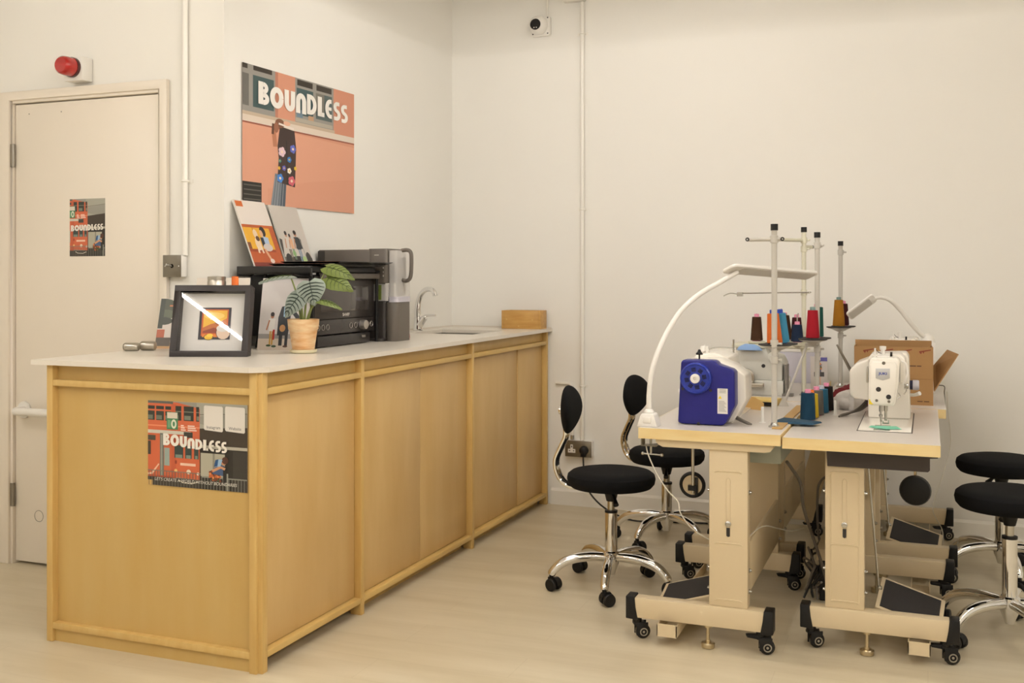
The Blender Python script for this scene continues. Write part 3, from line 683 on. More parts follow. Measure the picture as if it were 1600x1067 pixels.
def d_bike(P):
    P.rect(0, 1, 0, 1, (198, 190, 180)); P.rect(0, 1, 0, .16, (108, 102, 96)); P.poly([(0, .16), (.06, .3), (.1, .44), (.02, .46), (0, .4)], (58, 54, 50))
    P.ell(.16, .10, .12, .12, (40, 38, 36)); P.ell(.5, .10, .3, .08, (34, 32, 30)); P.ell(.88, .13, .10, .12, (50, 46, 42))
    figure(P, .28, .08, .5, (206, 196, 186), (96, 84, 70), a=.75); figure(P, .40, .12, .42, (220, 170, 130), (110, 130, 110), a=.75); figure(P, .62, .06, .54, (44, 48, 52), (120, 140, 160), a=.85)
    P.poly([(.52, .3), (.76, .3), (.78, .46), (.62, .5)], (42, 46, 50)); P.ell(.4, .22, .06, .05, (130, 170, 110)); P.ell(.72, .13, .08, .05, (170, 196, 130)); P.band([(.8, .1), (.74, .5)], .02, (150, 146, 138))
def lean_wall(y0, xb, ztop, zbase, W, th=.006):
    # a board standing on zbase with its foot at x = xb and its top against the left wall
    xt = lwall(y0 + W / 2) + .004 + th
    tilt = math.atan2(xb - xt, ztop - zbase); Hh = math.hypot(xb - xt, ztop - zbase)
    return (xb, y0, zbase), tilt, Hh
loc, ti, Hh = lean_wall(3.535, -2.487, 1.56, 1.2905, .215)
board('photo_board', 'white photo board of a girl and dog on an orange sofa, on the rack', .215, Hh, loc, Matrix.Rotation(PI / 2, 3, 'Z').__matmul__(Matrix.Rotation(-ti, 3, 'X')).to_euler(), d_sofa)
loc, ti, Hh = lean_wall(3.768, -2.490, 1.552, 1.2905, .21)
board('photo_board', 'grey photo board of friends around a bicycle, on the rack', .21, Hh, loc, (Matrix.Rotation(PI / 2, 3, 'Z') @ Matrix.Rotation(-ti, 3, 'X')).to_euler(), d_bike)
def d_walk(P):
    P.rect(0, 1, 0, 1, (206, 200, 196)); P.rect(0, 1, 0, .16, (206, 192, 176)); P.rect(0, 1, .155, .22, (150, 146, 142))
    P.poly([(.38, .2), (.60, .2), (.64, .55), (.56, .62), (.44, .6), (.38, .45)], (48, 50, 54)); P.band([(.62, .58), (.81, .42)], .07, (46, 48, 52)); P.rect(.42, .49, .06, .25, (48, 48, 52)); P.rect(.54, .60, .06, .25, (48, 48, 52)); P.ell(.48, .30, .06, .05, (190, 140, 90)); P.band([(.5, .6), (.5, .46)], .03, (150, 186, 214))
    figure(P, .26, .07, .45, (226, 222, 214), (196, 150, 60), (176, 116, 84), a=.75); P.rect(.29, .33, .14, .28, (180, 50, 44)); P.ell(.22, .06, .05, .015, (70, 90, 60)); P.ell(.33, .05, .05, .015, (60, 80, 60)); P.ell(.56, .05, .05, .015, (90, 60, 50))
def d_sit(P):
    P.rect(0, 1, 0, 1, (214, 204, 194)); P.ell(.05, .85, .3, .16, (86, 90, 76)); P.ell(.15, .68, .18, .10, (104, 108, 92)); P.ell(.1, .55, .2, .08, (74, 78, 70)); P.rect(0, .1, .4, 1, (70, 74, 66)); P.rect(.2, 1, .84, .87, (196, 120, 84)); P.poly([(.3, .86), (.5, 1), (.55, 1), (.4, .86)], (190, 112, 80))
    P.rect(0, .16, .22, .38, (186, 104, 76)); P.rect(0, 1, 0, .12, (196, 156, 112)); P.rect(0, .3, .05, .22, (96, 88, 78)); P.rect(.40, .8, .2, .62, (140, 66, 50)); P.poly([(.38, .12), (.54, .12), (.86, .42), (.70, .5)], (150, 110, 86)); P.poly([(.58, .1), (.74, .1), (.92, .34), (.8, .4)], (216, 206, 190))
    P.poly([(.6, .4), (.95, .4), (.95, .7), (.7, .68)], (220, 196, 170)); P.ell(.78, .76, .09, .08, (50, 38, 34)); P.ell(.42, .1, .09, .04, (228, 222, 214)); P.ell(.74, .08, .1, .04, (228, 222, 214)); P.ell(.48, .44, .09, .06, (206, 200, 190))
def d_blonde(P):
    P.rect(0, 1, 0, 1, (222, 212, 198)); P.ell(.8, .42, .2, .14, (176, 146, 96)); P.ell(.74, .44, .12, .11, (206, 156, 120)); P.poly([(.5, .0), (1, 0), (1, .32), (.7, .34), (.52, .2)], (40, 46, 40)); P.poly([(.62, .18), (.9, .16), (.92, .3), (.7, .32)], (220, 190, 140)); P.rect(.5, .8, 0, .12, (214, 150, 100)); P.rect(.84, 1, 0, .16, (90, 140, 100))
RZ = YAW
board('photo_print', 'leaning photo print of children walking, behind the potted plant', .20, .285, (-2.430, 3.466, ZT), (R(-13), 0, R(13)), d_walk, .003)
board('photo_print', 'leaning photo print of a long haired person, half hidden by the black picture frame', .22, .285, (-2.69, 3.40, ZT), (R(-11), 0, R(15)), d_blonde, .003)
board('photo_print', 'leaning photo print of seated people, left of the black picture frame', .20, .205, (-2.845, 3.372, ZT), (R(-17), 0, R(14)), d_sit, .003)
# small silver tins at the back edge
for k, (x, y, r_, lb) in enumerate(((-2.837, 3.235, .016, 'small silver tin lying at the worktop edge, nearer the door'), (-2.80, 3.285, .018, 'small silver tin lying against the leaning photo of seated people'))):
    t = thing('silver_tin', lb, 'tin', (x, y, ZT + r_), (0, 0, R(20)), group='silver tins')
    obj('tin_body', G().lathe([(0, -.028), (r_ * .9, -.028), (r_, -.024), (r_, .02), (r_ * .9, .026), (0, .026)], ax='x'), 'silver', t)
    obj('tin_lid', G().lathe([(r_ * .6, -.0285), (r_ * .75, -.031), (0, -.0305)], ax='x'), 'plate_metal', t)
# can and bottle seen between frame and rack
t = thing('silver_canister', 'silver canister standing behind the black picture frame', 'canister', (-2.528, 3.345, ZT))
obj('can_body', G().lathe([(.033, 0), (.035, .004), (.035, .265), (.032, .272)]), 'silver', t)
obj('can_lid', G().lathe([(.034, .272), (.034, .285), (.0, .288)]), 'silver', t)
t = thing('orange_bottle', 'slim orange capped bottle behind the black picture frame', 'bottle', (-2.455, 3.36, ZT))
obj('bottle_body', G().lathe([(.018, 0), (.019, .01), (.019, .2), (.012, .225)]), 'white_plastic', t)
obj('cap', G().lathe([(.013, .223), (.013, .285), (.0, .287)]), 'orange_cone', t)
# shadow-box picture frame
t = thing('framed_picture', 'deep black shadow box frame with a small orange picture', 'picture frame', (-2.506, 3.045, ZT), (R(-14), 0, RZ - R(1)))
fw, fh, fd, fr = .278, .262, .048, .022
fmo = G().box(0, fw, 0, fd, 0, fr).box(0, fw, 0, fd, fh - fr, fh).box(0, fr, 0, fd, fr, fh - fr).box(fw - fr, fw, 0, fd, fr, fh - fr)
obj('moulding', fmo, 'frame_wood', t, bev=.001)
obj('mat_board', G().box(fr, fw - fr, fd - .006, fd - .001, fr, fh - fr), 'matboard', t)
obj('backing', G().box(.004, fw - .004, fd - .001, fd + .003, .004, fh - .004), 'frame_wood', t)
P = Print(fw - 2 * fr, fh - 2 * fr)
P.rect(.27, .76, .22, .76, (48, 46, 58)); P.rect(.31, .72, .28, .73, (206, 96, 40)); P.rect(.335, .70, .33, .71, (238, 186, 64)); P.poly([(.335, .33), (.70, .33), (.70, .58), (.6, .52), (.45, .48), (.335, .42)], (196, 112, 60)); P.ell(.5, .62, .16, .06, (246, 208, 110)); P.poly([(.335, .36), (.5, .42), (.70, .38), (.70, .33), (.335, .33)], (150, 70, 50)); P.ell(.58, .5, .06, .03, (150, 84, 52)); P.rect(.33, .6, .26, .31, (226, 130, 50))
P.ell(.43, .26, .075, .05, (50, 42, 40)); P.ell(.43, .26, .065, .042, (236, 190, 50)); P.ell(.45, .29, .05, .03, (244, 206, 70)); P.ell(.655, .345, .115, .13, (70, 60, 58)); P.ell(.655, .345, .107, .122, (232, 206, 184)); P.ell(.645, .41, .10, .06, (226, 222, 216))
po = P.build('printed_picture', t); po.location = (fr, fd - .007, fr)
gg = G(); nx_ = 18
for i in range(nx_ + 1):
    for j in range(2): gg.v.append(Vector((fr + (fw - 2 * fr) * i / nx_, .010, fr + (fh - 2 * fr) * j)))
for i in range(nx_): gg.f.append((2 * i, 2 * i + 2, 2 * i + 3, 2 * i + 1))
obj('glazing', gg, 'picture_glass', t)
# potted plant
t = thing('potted_plant', 'potted alocasia with striped grey leaves in a pale clay pot', 'plant', (-2.168, 3.385, ZT), (0, 0, RZ))
obj('saucer', G().lathe([(0, 0), (.042, 0), (.049, .004), (.051, .013), (.048, .014), (.045, .008), (0, .007)]), 'saucer', t)
pt = obj('pot', G().lathe([(0, .008), (.040, .008), (.052, .088), (.0555, .088), (.059, .126), (.054, .127), (.052, .118), (.0, .118)]), 'terracotta_pale', t)
obj('soil', G().lathe([(0, .117), (.051, .1185), (.0515, .119), (0, .122)]), 'soil', pt)
def leaf(parent, c, tip, nrm, L, Wd, m, mv, cup=.16):
    c = Vector(c); tip = Vector(tip).normalized(); nrm = Vector(nrm); nrm = (nrm - tip * nrm.dot(tip)).normalized(); sd = tip.cross(nrm)
    def prof(t): return (math.sin(PI * min(1, t * 1.0) ** .62) ** .8) * (1 - .25 * t)
    nu, nv = 12, 9; g = G(); gv = G()
    def pt_(t, s):
        w_l = prof(t) * Wd / 2 * 1.12
        back = -.16 * L * (abs(s) ** 1.2) * max(0, 1 - t * 3.0)     # ear lobes behind the stalk
        z = -cup * L * (t - .3) ** 2 * 1.6 - .10 * Wd * s * s + .018 * L * abs(math.cos(t * 18 - abs(s) * 2.5)) * abs(s)
        return c + tip * (L * (t - .42) + back) + sd * (s * w_l) + nrm * z
    for i in range(nu + 1):
        for j in range(nv): g.v.append(pt_(.02 + .98 * i / nu, -1 + 2 * j / (nv - 1)))
    off = len(g.v); g.v += [p - nrm * .0012 for p in g.v[:]]
    for i in range(nu):
        for j in range(nv - 1):
            a = i * nv + j; g.f += [(a, a + 1, a + nv + 1, a + nv), (a + off + nv, a + off + nv + 1, a + off + 1, a + off)]
    lf = obj('leaf', g, m, parent)
    up = nrm * .0016
    gv.tube([pt_(t_, 0) + up for t_ in (.05, .3, .6, .95)], [.0016, .0016, .0012, .0006], 6)
    for k in range(6):
        t0 = .10 + .13 * k
        for s in (-1, 1): gv.tube([pt_(t0, 0) + up, pt_(min(t0 + .05, 1), .45 * s) + up, pt_(min(t0 + .14, .98), .92 * s) + up], [.0024, .0024, .0010] if mv == 'leaf_vein' else [.0013, .0012, .0005], 6)
    obj('veins', gv, mv, lf)
    return c - tip * (L * .36)
def lp(px_, py_, dep=0): return ((px_ - 470) / 421, dep, (553 - py_) / 421)
for (px_, py_, dep, tip, nrm, L, Wd, dk) in ((486, 455, -.045, (.25, -.35, -.9), (.05, -.92, .3), .095, .105, 1), (459, 474, -.05, (-.55, -.3, -.8), (-.15, -.9, .3), .105, .075, 1), (432, 433, -.02, (-1, -.25, -.10), (-.1, -.12, 1), .125, .085, 2),
                                             (523, 423, .02, (.9, -.3, -.28), (.1, -.6, .8), .125, .075, 0), (524, 441, -.01, (.9, -.35, -.35), (.05, -.75, .6), .12, .08, 0), (513, 473, -.04, (.95, -.2, -.24), (.15, -.25, .95), .095, .06, 0)):
    q = leaf(t, lp(px_, py_, dep), tip, nrm, L, Wd, 'leaf_dark' if dk else 'leaf_green', 'leaf_vein' if dk == 1 else 'leaf_green_vein')
    b0 = Vector((q.x * .16, q.y * .2, .115)); mid = (b0 + q) / 2 + Vector((-.10 * (q.x - b0.x), 0, .012))
    obj('leaf_stalk', G().tube([b0, mid, q + Vector((0, .003, -.002))], [.0042, .0036, .0026], 8, 4), 'stem', t)
# water dispenser
t = thing('water_dispenser', 'grey countertop water dispenser with a handled clear jug', 'water dispenser', (-2.565, 4.125, ZT))
obj('head_body', G().box(0, .275, 0, .15, .30, .405), 'appliance_grey', t, bev=.006)
def rr(x0, x1, y0, y1, r, n=5):
    return arc(x1 - r, y0 + r, r, r, -90, 0, n) + arc(x1 - r, y1 - r, r, r, 0, 90, n) + arc(x0 + r, y1 - r, r, r, 90, 180, n) + arc(x0 + r, y0 + r, r, r, 180, 270, n)
obj('tower', G().prism(rr(.06, .27, .004, .146, .012), .16, .30, 'z'), 'appliance_dark', t)
fp = obj('front_panel', G().prism(rr(.255, .353, -.003, .152, .02), .255, .408, 'z'), 'appliance_grey', t, bev=.002)
for k in range(4): obj('indicator', G().box(.332, .337, -.0036, -.0028, .285 + .018 * k, .289 + .018 * k), 'mark_white', fp)
obj('panel_mark', G().box(.29, .312, -.0036, -.0028, .378, .381), 'mark_white', fp)
obj('pump_recess', G().box(0, .035, -.0012, .02, .325, .40), 'appliance_dark', t)
obj('column', G().prism(rr(.06, .345, .004, .148, .02), .0, .175, 'z'), 'appliance_dark', t)
obj('column_front', G().prism(rr(.335, .397, .0, .150, .028), .0, .172, 'z'), 'appliance_grey', t, bev=.002)
obj('drip_tray', G().prism(rr(.25, .345, -.03, .02, .02), 0, .012, 'z'), 'appliance_dark', t, bev=.002)
jug = obj('jug', G().prism(rr(.354, .397, .004, .140, .014), .196, .400, 'z'), 'clear_tank', t)
obj('jug_band', G().prism(rr(.352, .399, .002, .142, .014), .172, .196, 'z'), 'lilac_card', jug)
obj('filter_core', G().box(.378, .393, .03, .10, .2, .37), 'ring_grey', jug, bev=.002)
obj('jug_handle', G().tube([(.392, .06, .400), (.420, .06, .402), (.437, .06, .392), (.441, .06, .36), (.439, .06, .30), (.432, .06, .275), (.416, .06, .266), (.394, .06, .270)], .0088, 10, 4), 'appliance_grey', jug)
obj('water_window', G().box(.272, .352, .004, .06, .178, .252), 'clear_tank', t); obj('green_label', G().box(.29, .322, .002, .0035, .182, .248), 'leaf_green', t)
# red packet
t = thing('red_packet', 'small glossy red packet beside the water dispenser', 'packet', (-2.262, 4.36, ZT), (0, 0, R(18)))
obj('pouch', G().add([(-.03, -.02, 0), (.032, -.022, 0), (.034, .03, 0), (-.03, .03, 0), (-.028, -.012, .05), (.026, -.016, .052), (.026, .018, .048), (-.026, .02, .05), (.04, -.025, .025), (.0, -.03, .022)],
    [(3, 2, 1, 0), (4, 5, 6, 7), (0, 1, 9), (1, 8, 9), (8, 5, 9), (9, 5, 4), (0, 9, 4), (1, 2, 8), (2, 6, 8), (8, 6, 5), (2, 3, 7, 6), (3, 0, 4, 7)]), 'red_plastic', t, bev=.002)
obj('white_insert', G().box(-.024, -.018, -.012, .016, .045, .075).box(.008, .016, -.01, .012, .045, .078), 'white_plastic', t)

# ================================================================ SEWING TABLES
def caster(parent, x, y, rot, brake):
    g = G()
    g.cyl((0, 0, .058), (0, 0, .078), .016, n=14).box(-.013, .013, -.014, .026, .05, .06).box(-.016, -.012, -.006, .036, .014, .058).box(.012, .016, -.006, .036, .014, .058)
    c = obj('caster', g, 'black_plastic', parent, bev=.003, loc=(x, y, 0), rot=(0, 0, rot))
    obj('wheel', G().lathe([(0, -.0105), (.020, -.0105), (.0255, -.006), (.0255, .006), (.020, .0105), (0, .0105)], (0, .02, .0255), 'x', 22), 'black_gloss', c)
    for s in (-1, 1): obj('hub_ring', G().torus((s * .0162, .02, .0255), .012, .0022, 'x', 18, 6).lathe([(.0045, 0), (.003, .002 * s), (0, .0022 * s)], (s * .016, .02, .0255), 'x', 10), 'silver', c)
    if brake: obj('brake_lever', G().prism([(-.006, .05), (-.045, .056), (-.05, .064), (-.04, .066), (-.006, .066)], -.011, .011, 'x'), 'black_plastic', c, bev=.002)
def leg_set(t, y, xa, xb, cx0, cx1, ztop, front, foot=True):
    # a beam across the table with two casters and a column
    bm_ = obj('beam', G().box(xa + .03, xb - .03, y - .022, y + .028, .078, .147), 'beige', t, bev=.004)
    for s, x in ((-1, xa), (1, xb)):
        poly = [(x, .078 - .004), (x + -s * .042, .078 - .006), (x - s * .034, .115), (x - s * .030, .151), (x, .151)]
        obj('end_cap', G().prism(poly, y - .026, y + .032), 'black_plastic', bm_, bev=.003)
    if foot:
        xm = (cx0 + cx1) / 2 + (-.07 if cx1 < -.4 else .07)
        obj('levelling_foot', G().cyl((xm, y, .010), (xm, y, .08), .006, n=12).lathe([(0, .002), (.022, .002), (.023, .006), (.023, .016), (.02, .019), (.009, .02), (.009, .026), (0, .026)], (xm, y, 0)).lathe([(.014, .07), (.014, .079), (0, .08)], (xm, y, 0)), 'brass', bm_)
    caster(t, xa + .033, y + .003, R(-60) + PI / 2 * 0, False); caster(t, xb - .043, y + .003, R(-75), True)
    c = obj('column', G().box(cx0, cx1, y - .012, y + .04, .147, ztop), 'beige', t, bev=.003)
    cm = (cx0 + cx1) / 2; yf = y - .012
    sg = G()
    slot = [(cm - .007, .40)] + [(cm + .007 * math.cos(a), .57 + .007 * math.sin(a)) for a in (PI, 2.3, PI / 2, .8, 0)][0:] + [(cm + .007, .40)]
    sg.tube([(a, yf - .0005, b_) for a, b_ in [(cm - .007, .385), (cm - .007, .57), (cm - .004, .576), (cm, .578), (cm + .004, .576), (cm + .007, .57), (cm + .007, .385), (cm, .379), (cm - .007, .385)]], .0012, 6)
    if front:
        obj('slot_groove', sg, 'beige', c); obj('slot_hole', G().box(cm - .0065, cm + .0065, yf - .0008, yf + .001, .382, .412), 'dark_ink', c)
        obj('slot_bolt', G().lathe([(.010, 0), (.010, -.004), (.006, -.006), (.006, -.012), (0, -.0125)], (cm, yf, .425), 'y', 12), 'steel', c)
        if cx1 > -.4: obj('embossed_outline', G().tube([(cm - .045, yf, .172), (cm - .045, yf, .59), (cm - .038, yf, .60), (cm + .038, yf, .60), (cm + .045, yf, .59), (cm + .045, yf, .172), (cm - .045, yf, .172)], .002, 6), 'beige', c)
        for zz in (.60, .36, .172): obj('embossed_rib', G().tube([(cm - .045, yf, zz - .004), (cm - .035, yf - .0005, zz), (cm + .035, yf - .0005, zz), (cm + .045, yf, zz - .004)], .0025, 6), 'beige', c)
    for zz in (.53, .27, .20):
        for s in (-1, 1): obj('bolt', G().lathe([(.008, 0), (.008, s * .003), (.005, s * .004), (.005, s * .009), (0, s * .010)], (cx0 if s < 0 else cx1, y + .014, zz), 'x', 10), 'steel', c)
def table(label, X0, X1, Y0, Y1, z, legs, xa, xb, cx0, cx1, ztop, under, op, edge_right, near, pedal):
    t = thing('sewing_table', label, 'table', (0, 0, 0), group='industrial sewing tables')
    tp = obj('tabletop', G().box(X0 + .002, X1 - .002, Y0 + .002, Y1 - .002, z - .036, z), 'laminate', t)
    obj('edge_band', G().box(X0, X1, Y0, Y0 + .002, z - .0365, z - .0005), 'edge_wood', tp)
    obj('edge_band', G().box(X0, X1, Y1 - .002, Y1, z - .0365, z - .0005), 'edge_wood', tp)
    obj('edge_band', G().box(X0, X0 + .002, Y0 + .002, Y1 - .002, z - .0365, z - .0005), 'edge_wood', tp)
    obj('edge_band', G().box(X1 - .002, X1, Y0 + .002, Y1 - .002, z - .0365, z - .0005), edge_right, tp)
    for k, y in enumerate(legs): leg_set(t, y, xa, xb, cx0, cx1, ztop, near and k == 0, True)
    if under == 'plate':
        for y in legs:
            q = [(X0 + .055, z - .037), (X0 + .055, z - .045), (X0 + .063, z - .056), (X0 + .08, z - .064), (X1 - .055, z - .064), (X1 - .035, z - .060), (X1 - .025, z - .048), (X1 - .025, z - .037)]
            obj('support_plate', G().prism(q, y - .02, y + .05), 'beige', t, bev=.002)
    xs = cx1 - .012 if op < 0 else cx0
    obj('stretcher', G().box(xs, xs + .012, legs[0] + .04, legs[1] - .012, .19, .36), 'beige', t, bev=.004)
    # treadle on its rail between the two beams
    px0, px1, ym = pedal
    xr = (px0 + px1) / 2
    xq = xr + op * .03
    obj('pedal_rail', G().box(xq - .034, xq + .034, legs[0] - .05, legs[1] + .03, .034, .037).box(xq - .034, xq - .031, legs[0] - .05, legs[1] + .03, .037, .074).box(xq + .031, xq + .034, legs[0] - .05, legs[1] + .03, .037, .074).box(xq - .034, xq + .034, legs[0] - .05, legs[0] - .047, .037, .077), 'beige', t)
    tilt = R(17) * (-1 if op < 0 else 1)
    ct = Vector((xr, ym, .128))
    pm_ = Matrix.Translation(ct) @ Matrix.Rotation(tilt, 4, 'Y') @ Matrix.Rotation(R(8 if op < 0 else 16), 4, 'X')
    pw, pd = (px1 - px0) / 2, .10
    pe = obj('pedal', G().box(-pw, pw, -pd, pd, -.006, .006).prism([(-pw, -.006), (pw, -.006), (.01, -.05), (-.01, -.05)], -pd, -pd + .004).prism([(-pw, -.006), (pw, -.006), (.01, -.05), (-.01, -.05)], pd - .004, pd).M(pm_), 'beige', t, bev=.0015)
    obj('rubber_mat', G().box(-pw + .014, pw - .014, -pd + .014, pd - .014, .006, .0085).M(pm_), 'rubber_mat', pe)
    obj('pivot_pin', G().lathe([(.011, 0), (.011, -.01), (0, -.011)], (0, -pd, -.03), 'y', 12).M(pm_), 'steel', pe)
    hi = pm_ @ Vector((pw * (1 if op < 0 else -1), .02, .0)); 
    obj('pedal_rod', G().cyl(hi, (hi.x + (.035 if op < 0 else -.045), hi.y + .03, z - .036), .0035, n=8).lathe([(.010, -.012), (.012, 0), (.010, .012)], hi, 'z', 12), 'steel', t)
    return t
ZL, ZR = .734, .726
T1 = table('near left sewing table carrying the blue ended machine', -.921, -.4465, 3.52, 4.485, ZL, (3.557, 4.325), -.969, -.472, -.684, -.556, ZL - .06, 'plate', -1, 'edge_wood', True, (-.90, -.68, 3.75))
T2 = table('near right sewing table carrying the white machine with blue logo', -.4425, .036, 3.53, 4.49, ZR, (3.682, 4.425), -.400, .095, -.320, -.196, ZR - .0365, 'none', 1, 'edge_white', True, (-.165, .052, 3.86))
T3 = table('far left sewing table carrying the grey overlock machine', -.921, -.4465, 4.495, 5.455, ZL, (4.50, 5.27), -.969, -.472, -.684, -.556, ZL - .06, 'plate', -1, 'edge_wood', False, (-.90, -.68, 4.72))
T4 = table('far right sewing table by the back wall carrying the cardboard box', -.42, .066, 4.50, 5.46, ZR, (4.66, 5.41), -.39, .112, -.310, -.186, ZR - .0365, 'none', 1, 'edge_white', False, (-.165, .055, 4.86))
# dark drawer under the near right table
t = T2
obj('under_tray', G().prism([(-.315, ZR - .037), (.032, ZR - .037), (.03, ZR - .06), (.006, ZR - .062), (.006, ZR - .1), (0, ZR - .106), (-.312, ZR - .106)], 3.655, 3.669).box(-.315, .0, 3.675 + .05, 3.95, ZR - .1, ZR - .0365), 'dark_tray', t, bev=.001)
# knee lifters
def knee(parent, x, y, z, ztop, ring):
    if ring:
        r_ = obj('knee_lifter', G().cyl((x + .004, y - .012, z - .03), (x + .004, y - .012, ztop), .006, n=10), 'steel', parent)
        obj('knee_pad_rim', G().torus((x, y, z), .043, .0075, 'y'), 'black_plastic', r_)
        obj('knee_pad_plate', G().lathe([(0, -.004), (.042, -.004), (.042, .006), (0, .006)], (x, y, z), 'y'), 'beige', r_)
        obj('knee_clamp', G().box(x - .014, x + .02, y - .018, y - .004, z - .02, z + .0).box(x + .012, x + .022, y - .012, y - .004, z - .04, z + .03), 'black_plastic', r_)
    else:
        r_ = obj('knee_lifter', G().cyl((x + .0, y + .012, z), (x + .0, y + .012, ztop), .005, n=10), 'brass', parent)
        obj('knee_pad', G().lathe([(0, .012), (.053, .010), (.055, 0), (.050, -.012), (.03, -.017), (0, -.018)], (x, y, z), 'y'), 'black_plastic', r_)
knee(T1, -.835, 4.0, .457, ZL - .036, True); knee(T2, -.043, 4.1, .475, ZR - .036, False)
obj('oil_pan', G().prism([(-.86, ZL - .037), (-.84, ZL - .085), (-.80, ZL - .10), (-.66, ZL - .10), (-.64, ZL - .037)], 3.80, 4.2), 'bag_clear', T1, bev=.004)
obj('motor_box', G().box(-.60, -.47, 3.72, 4.1, ZL - .13, ZL - .037), 'control_box', T1, bev=.004)
obj('belt_guard', G().prism([(-.50, .18), (-.47, .18), (-.38, .5), (-.38, .62), (-.44, .62), (-.50, .4)], 4.75, 4.76), 'beige', T4)

# ---------------------------------------------------------------- sewing machines
# near left: blue motor end towards the camera
t = thing('sewing_machine', 'white sewing machine with a blue motor end and handwheel', 'sewing machine', (0, 0, 0))
obj('bed', G().box(-.835, -.640, 3.74, 4.22, ZL, ZL + .006), 'white_enamel', t, bev=.002)
bl = [(-.815, .740), (-.804, .950), (-.797, .959), (-.690, .959), (-.680, .952), (-.676, .945), (-.628, .930), (-.618, .921), (-.617, .806), (-.650, .742), (-.66, .736), (-.80, .736)]
bc = obj('motor_cover', G().prism(bl, 3.655, 3.725), 'blue_plastic', t, bev=.005, seg=3)
obj('dished_panel', G().lathe([(0, -.001), (.045, -.0008), (.053, .001), (.053, .003), (0, .003)], (-.7475, 3.655, .845), 'y'), 'blue_plastic', bc)
hw = obj('handwheel', G().lathe([(.0525, .02), (.0545, .004), (.0545, -.012), (.050, -.018), (.046, -.014), (.018, -.012), (0, -.012)], (-.7495, 3.652, .897), 'y', 36), 'blue_bright', t)
obj('wheel_hub', G().lathe([(.0165, -.008), (.0165, -.022), (.014, -.024), (.006, -.024), (.005, -.018), (0, -.018)], (-.7495, 3.652, .897), 'y', 20), 'white_plastic', hw)
vg = G()
for k in range(8):
    a = k * PI / 4 + .2
    for r_ in (.026, .031, .036):
        c = Vector((-.7495 + r_ * math.cos(a), 3.652 - .0135, .897 + r_ * math.sin(a))); tdir = Vector((-math.sin(a), 0, math.cos(a)))
        vg.tube([c - tdir * .0075, c + tdir * .0075], .0019, 6)
obj('vent_slots', vg, 'blue_dark', hw)
lb_ = obj('warning_label', G().box(-.676, -.641, 3.6538, 3.6552, .777, .864), 'card_white', bc)
obj('warning_sign', G().prism([(-.673, .829), (-.661, .829), (-.667, .840)], 3.6532, 3.6538), 'warn_yellow', lb_)
gl = G()
for k in range(9): gl.box(-.671, -.646 - (k % 3) * .003, 3.6533, 3.6538, .786 + k * .0042, .7872 + k * .0042)
for k in range(3): gl.box(-.669, -.647, 3.6533, 3.6538, .849 + k * .005, .8505 + k * .005)
obj('label_print', gl, 'ring_grey', lb_)
for x, z in ((-.797, .858), (-.7, .856), (-.742, .7395)): obj('screw', G().lathe([(.006, .001), (.005, -.001), (0, -.0012)], (x, 3.655, z), 'y', 10), 'dark_ink', bc)
wb = [(-.812, .738), (-.802, .955), (-.69, .957), (-.632, .935), (-.592, .905), (-.590, .82), (-.632, .745), (-.645, .738)]
obj('motor_housing', G().prism(wb, 3.725, 3.86), 'white_enamel', t, bev=.006, seg=3)
obj('arm', G().prism([(-.805, .86), (-.80, .955), (-.79, .965), (-.72, .972), (-.675, .955), (-.665, .87), (-.68, .855)], 3.86, 4.10), 'white_enamel', t, bev=.008, seg=3)
obj('needle_head', G().prism([(-.80, .80), (-.80, .955), (-.79, .965), (-.70, .965), (-.69, .955), (-.69, .80), (-.70, .79), (-.79, .79)], 4.10, 4.18), 'white_enamel', t, bev=.008, seg=3)
obj('needle_bar', G().cyl((-.745, 4.14, .745), (-.745, 4.14, .795), .004, n=8), 'steel', t)
obj('reverse_dial', G().lathe([(.014, -.8115), (.014, -.834), (.012, -.838), (0, -.838)], (0, 3.78, .832), 'x', 18), 'white_plastic', t)
obj('tension_knob', G().cyl((-.752, 3.72, .955), (-.752, 3.72, .975), .003, n=8).lathe([(.012, .974), (.013, .978), (.007, .984), (.004, .992), (0, .993)], (-.752, 3.72, 0), n=14), 'black_plastic', t)
obj('bobbin_winder', G().lathe([(.018, .966), (.020, .972), (.014, .99), (.003, .992), (0, .998)], (-.775, 3.93, 0), n=16).box(-.765, -.755, 3.90, 3.915, .965, .992), 'white_plastic', t)
obj('thread_post', G().cyl((-.69, 4.06, .955), (-.69, 4.06, 1.01), .0035, n=8).tube([(-.775, 3.90, .968), (-.74, 3.95, .985), (-.69, 4.06, .978)], .0012, 6, 4), 'steel', t)
obj('power_lead', G().tube([(-.65, 3.78, .76), (-.62, 3.74, .752), (-.585, 3.715, .742), (-.568, 3.71, .7385)], [.008, .007, .006, .003], 8, 4), 'cable_grey', t)

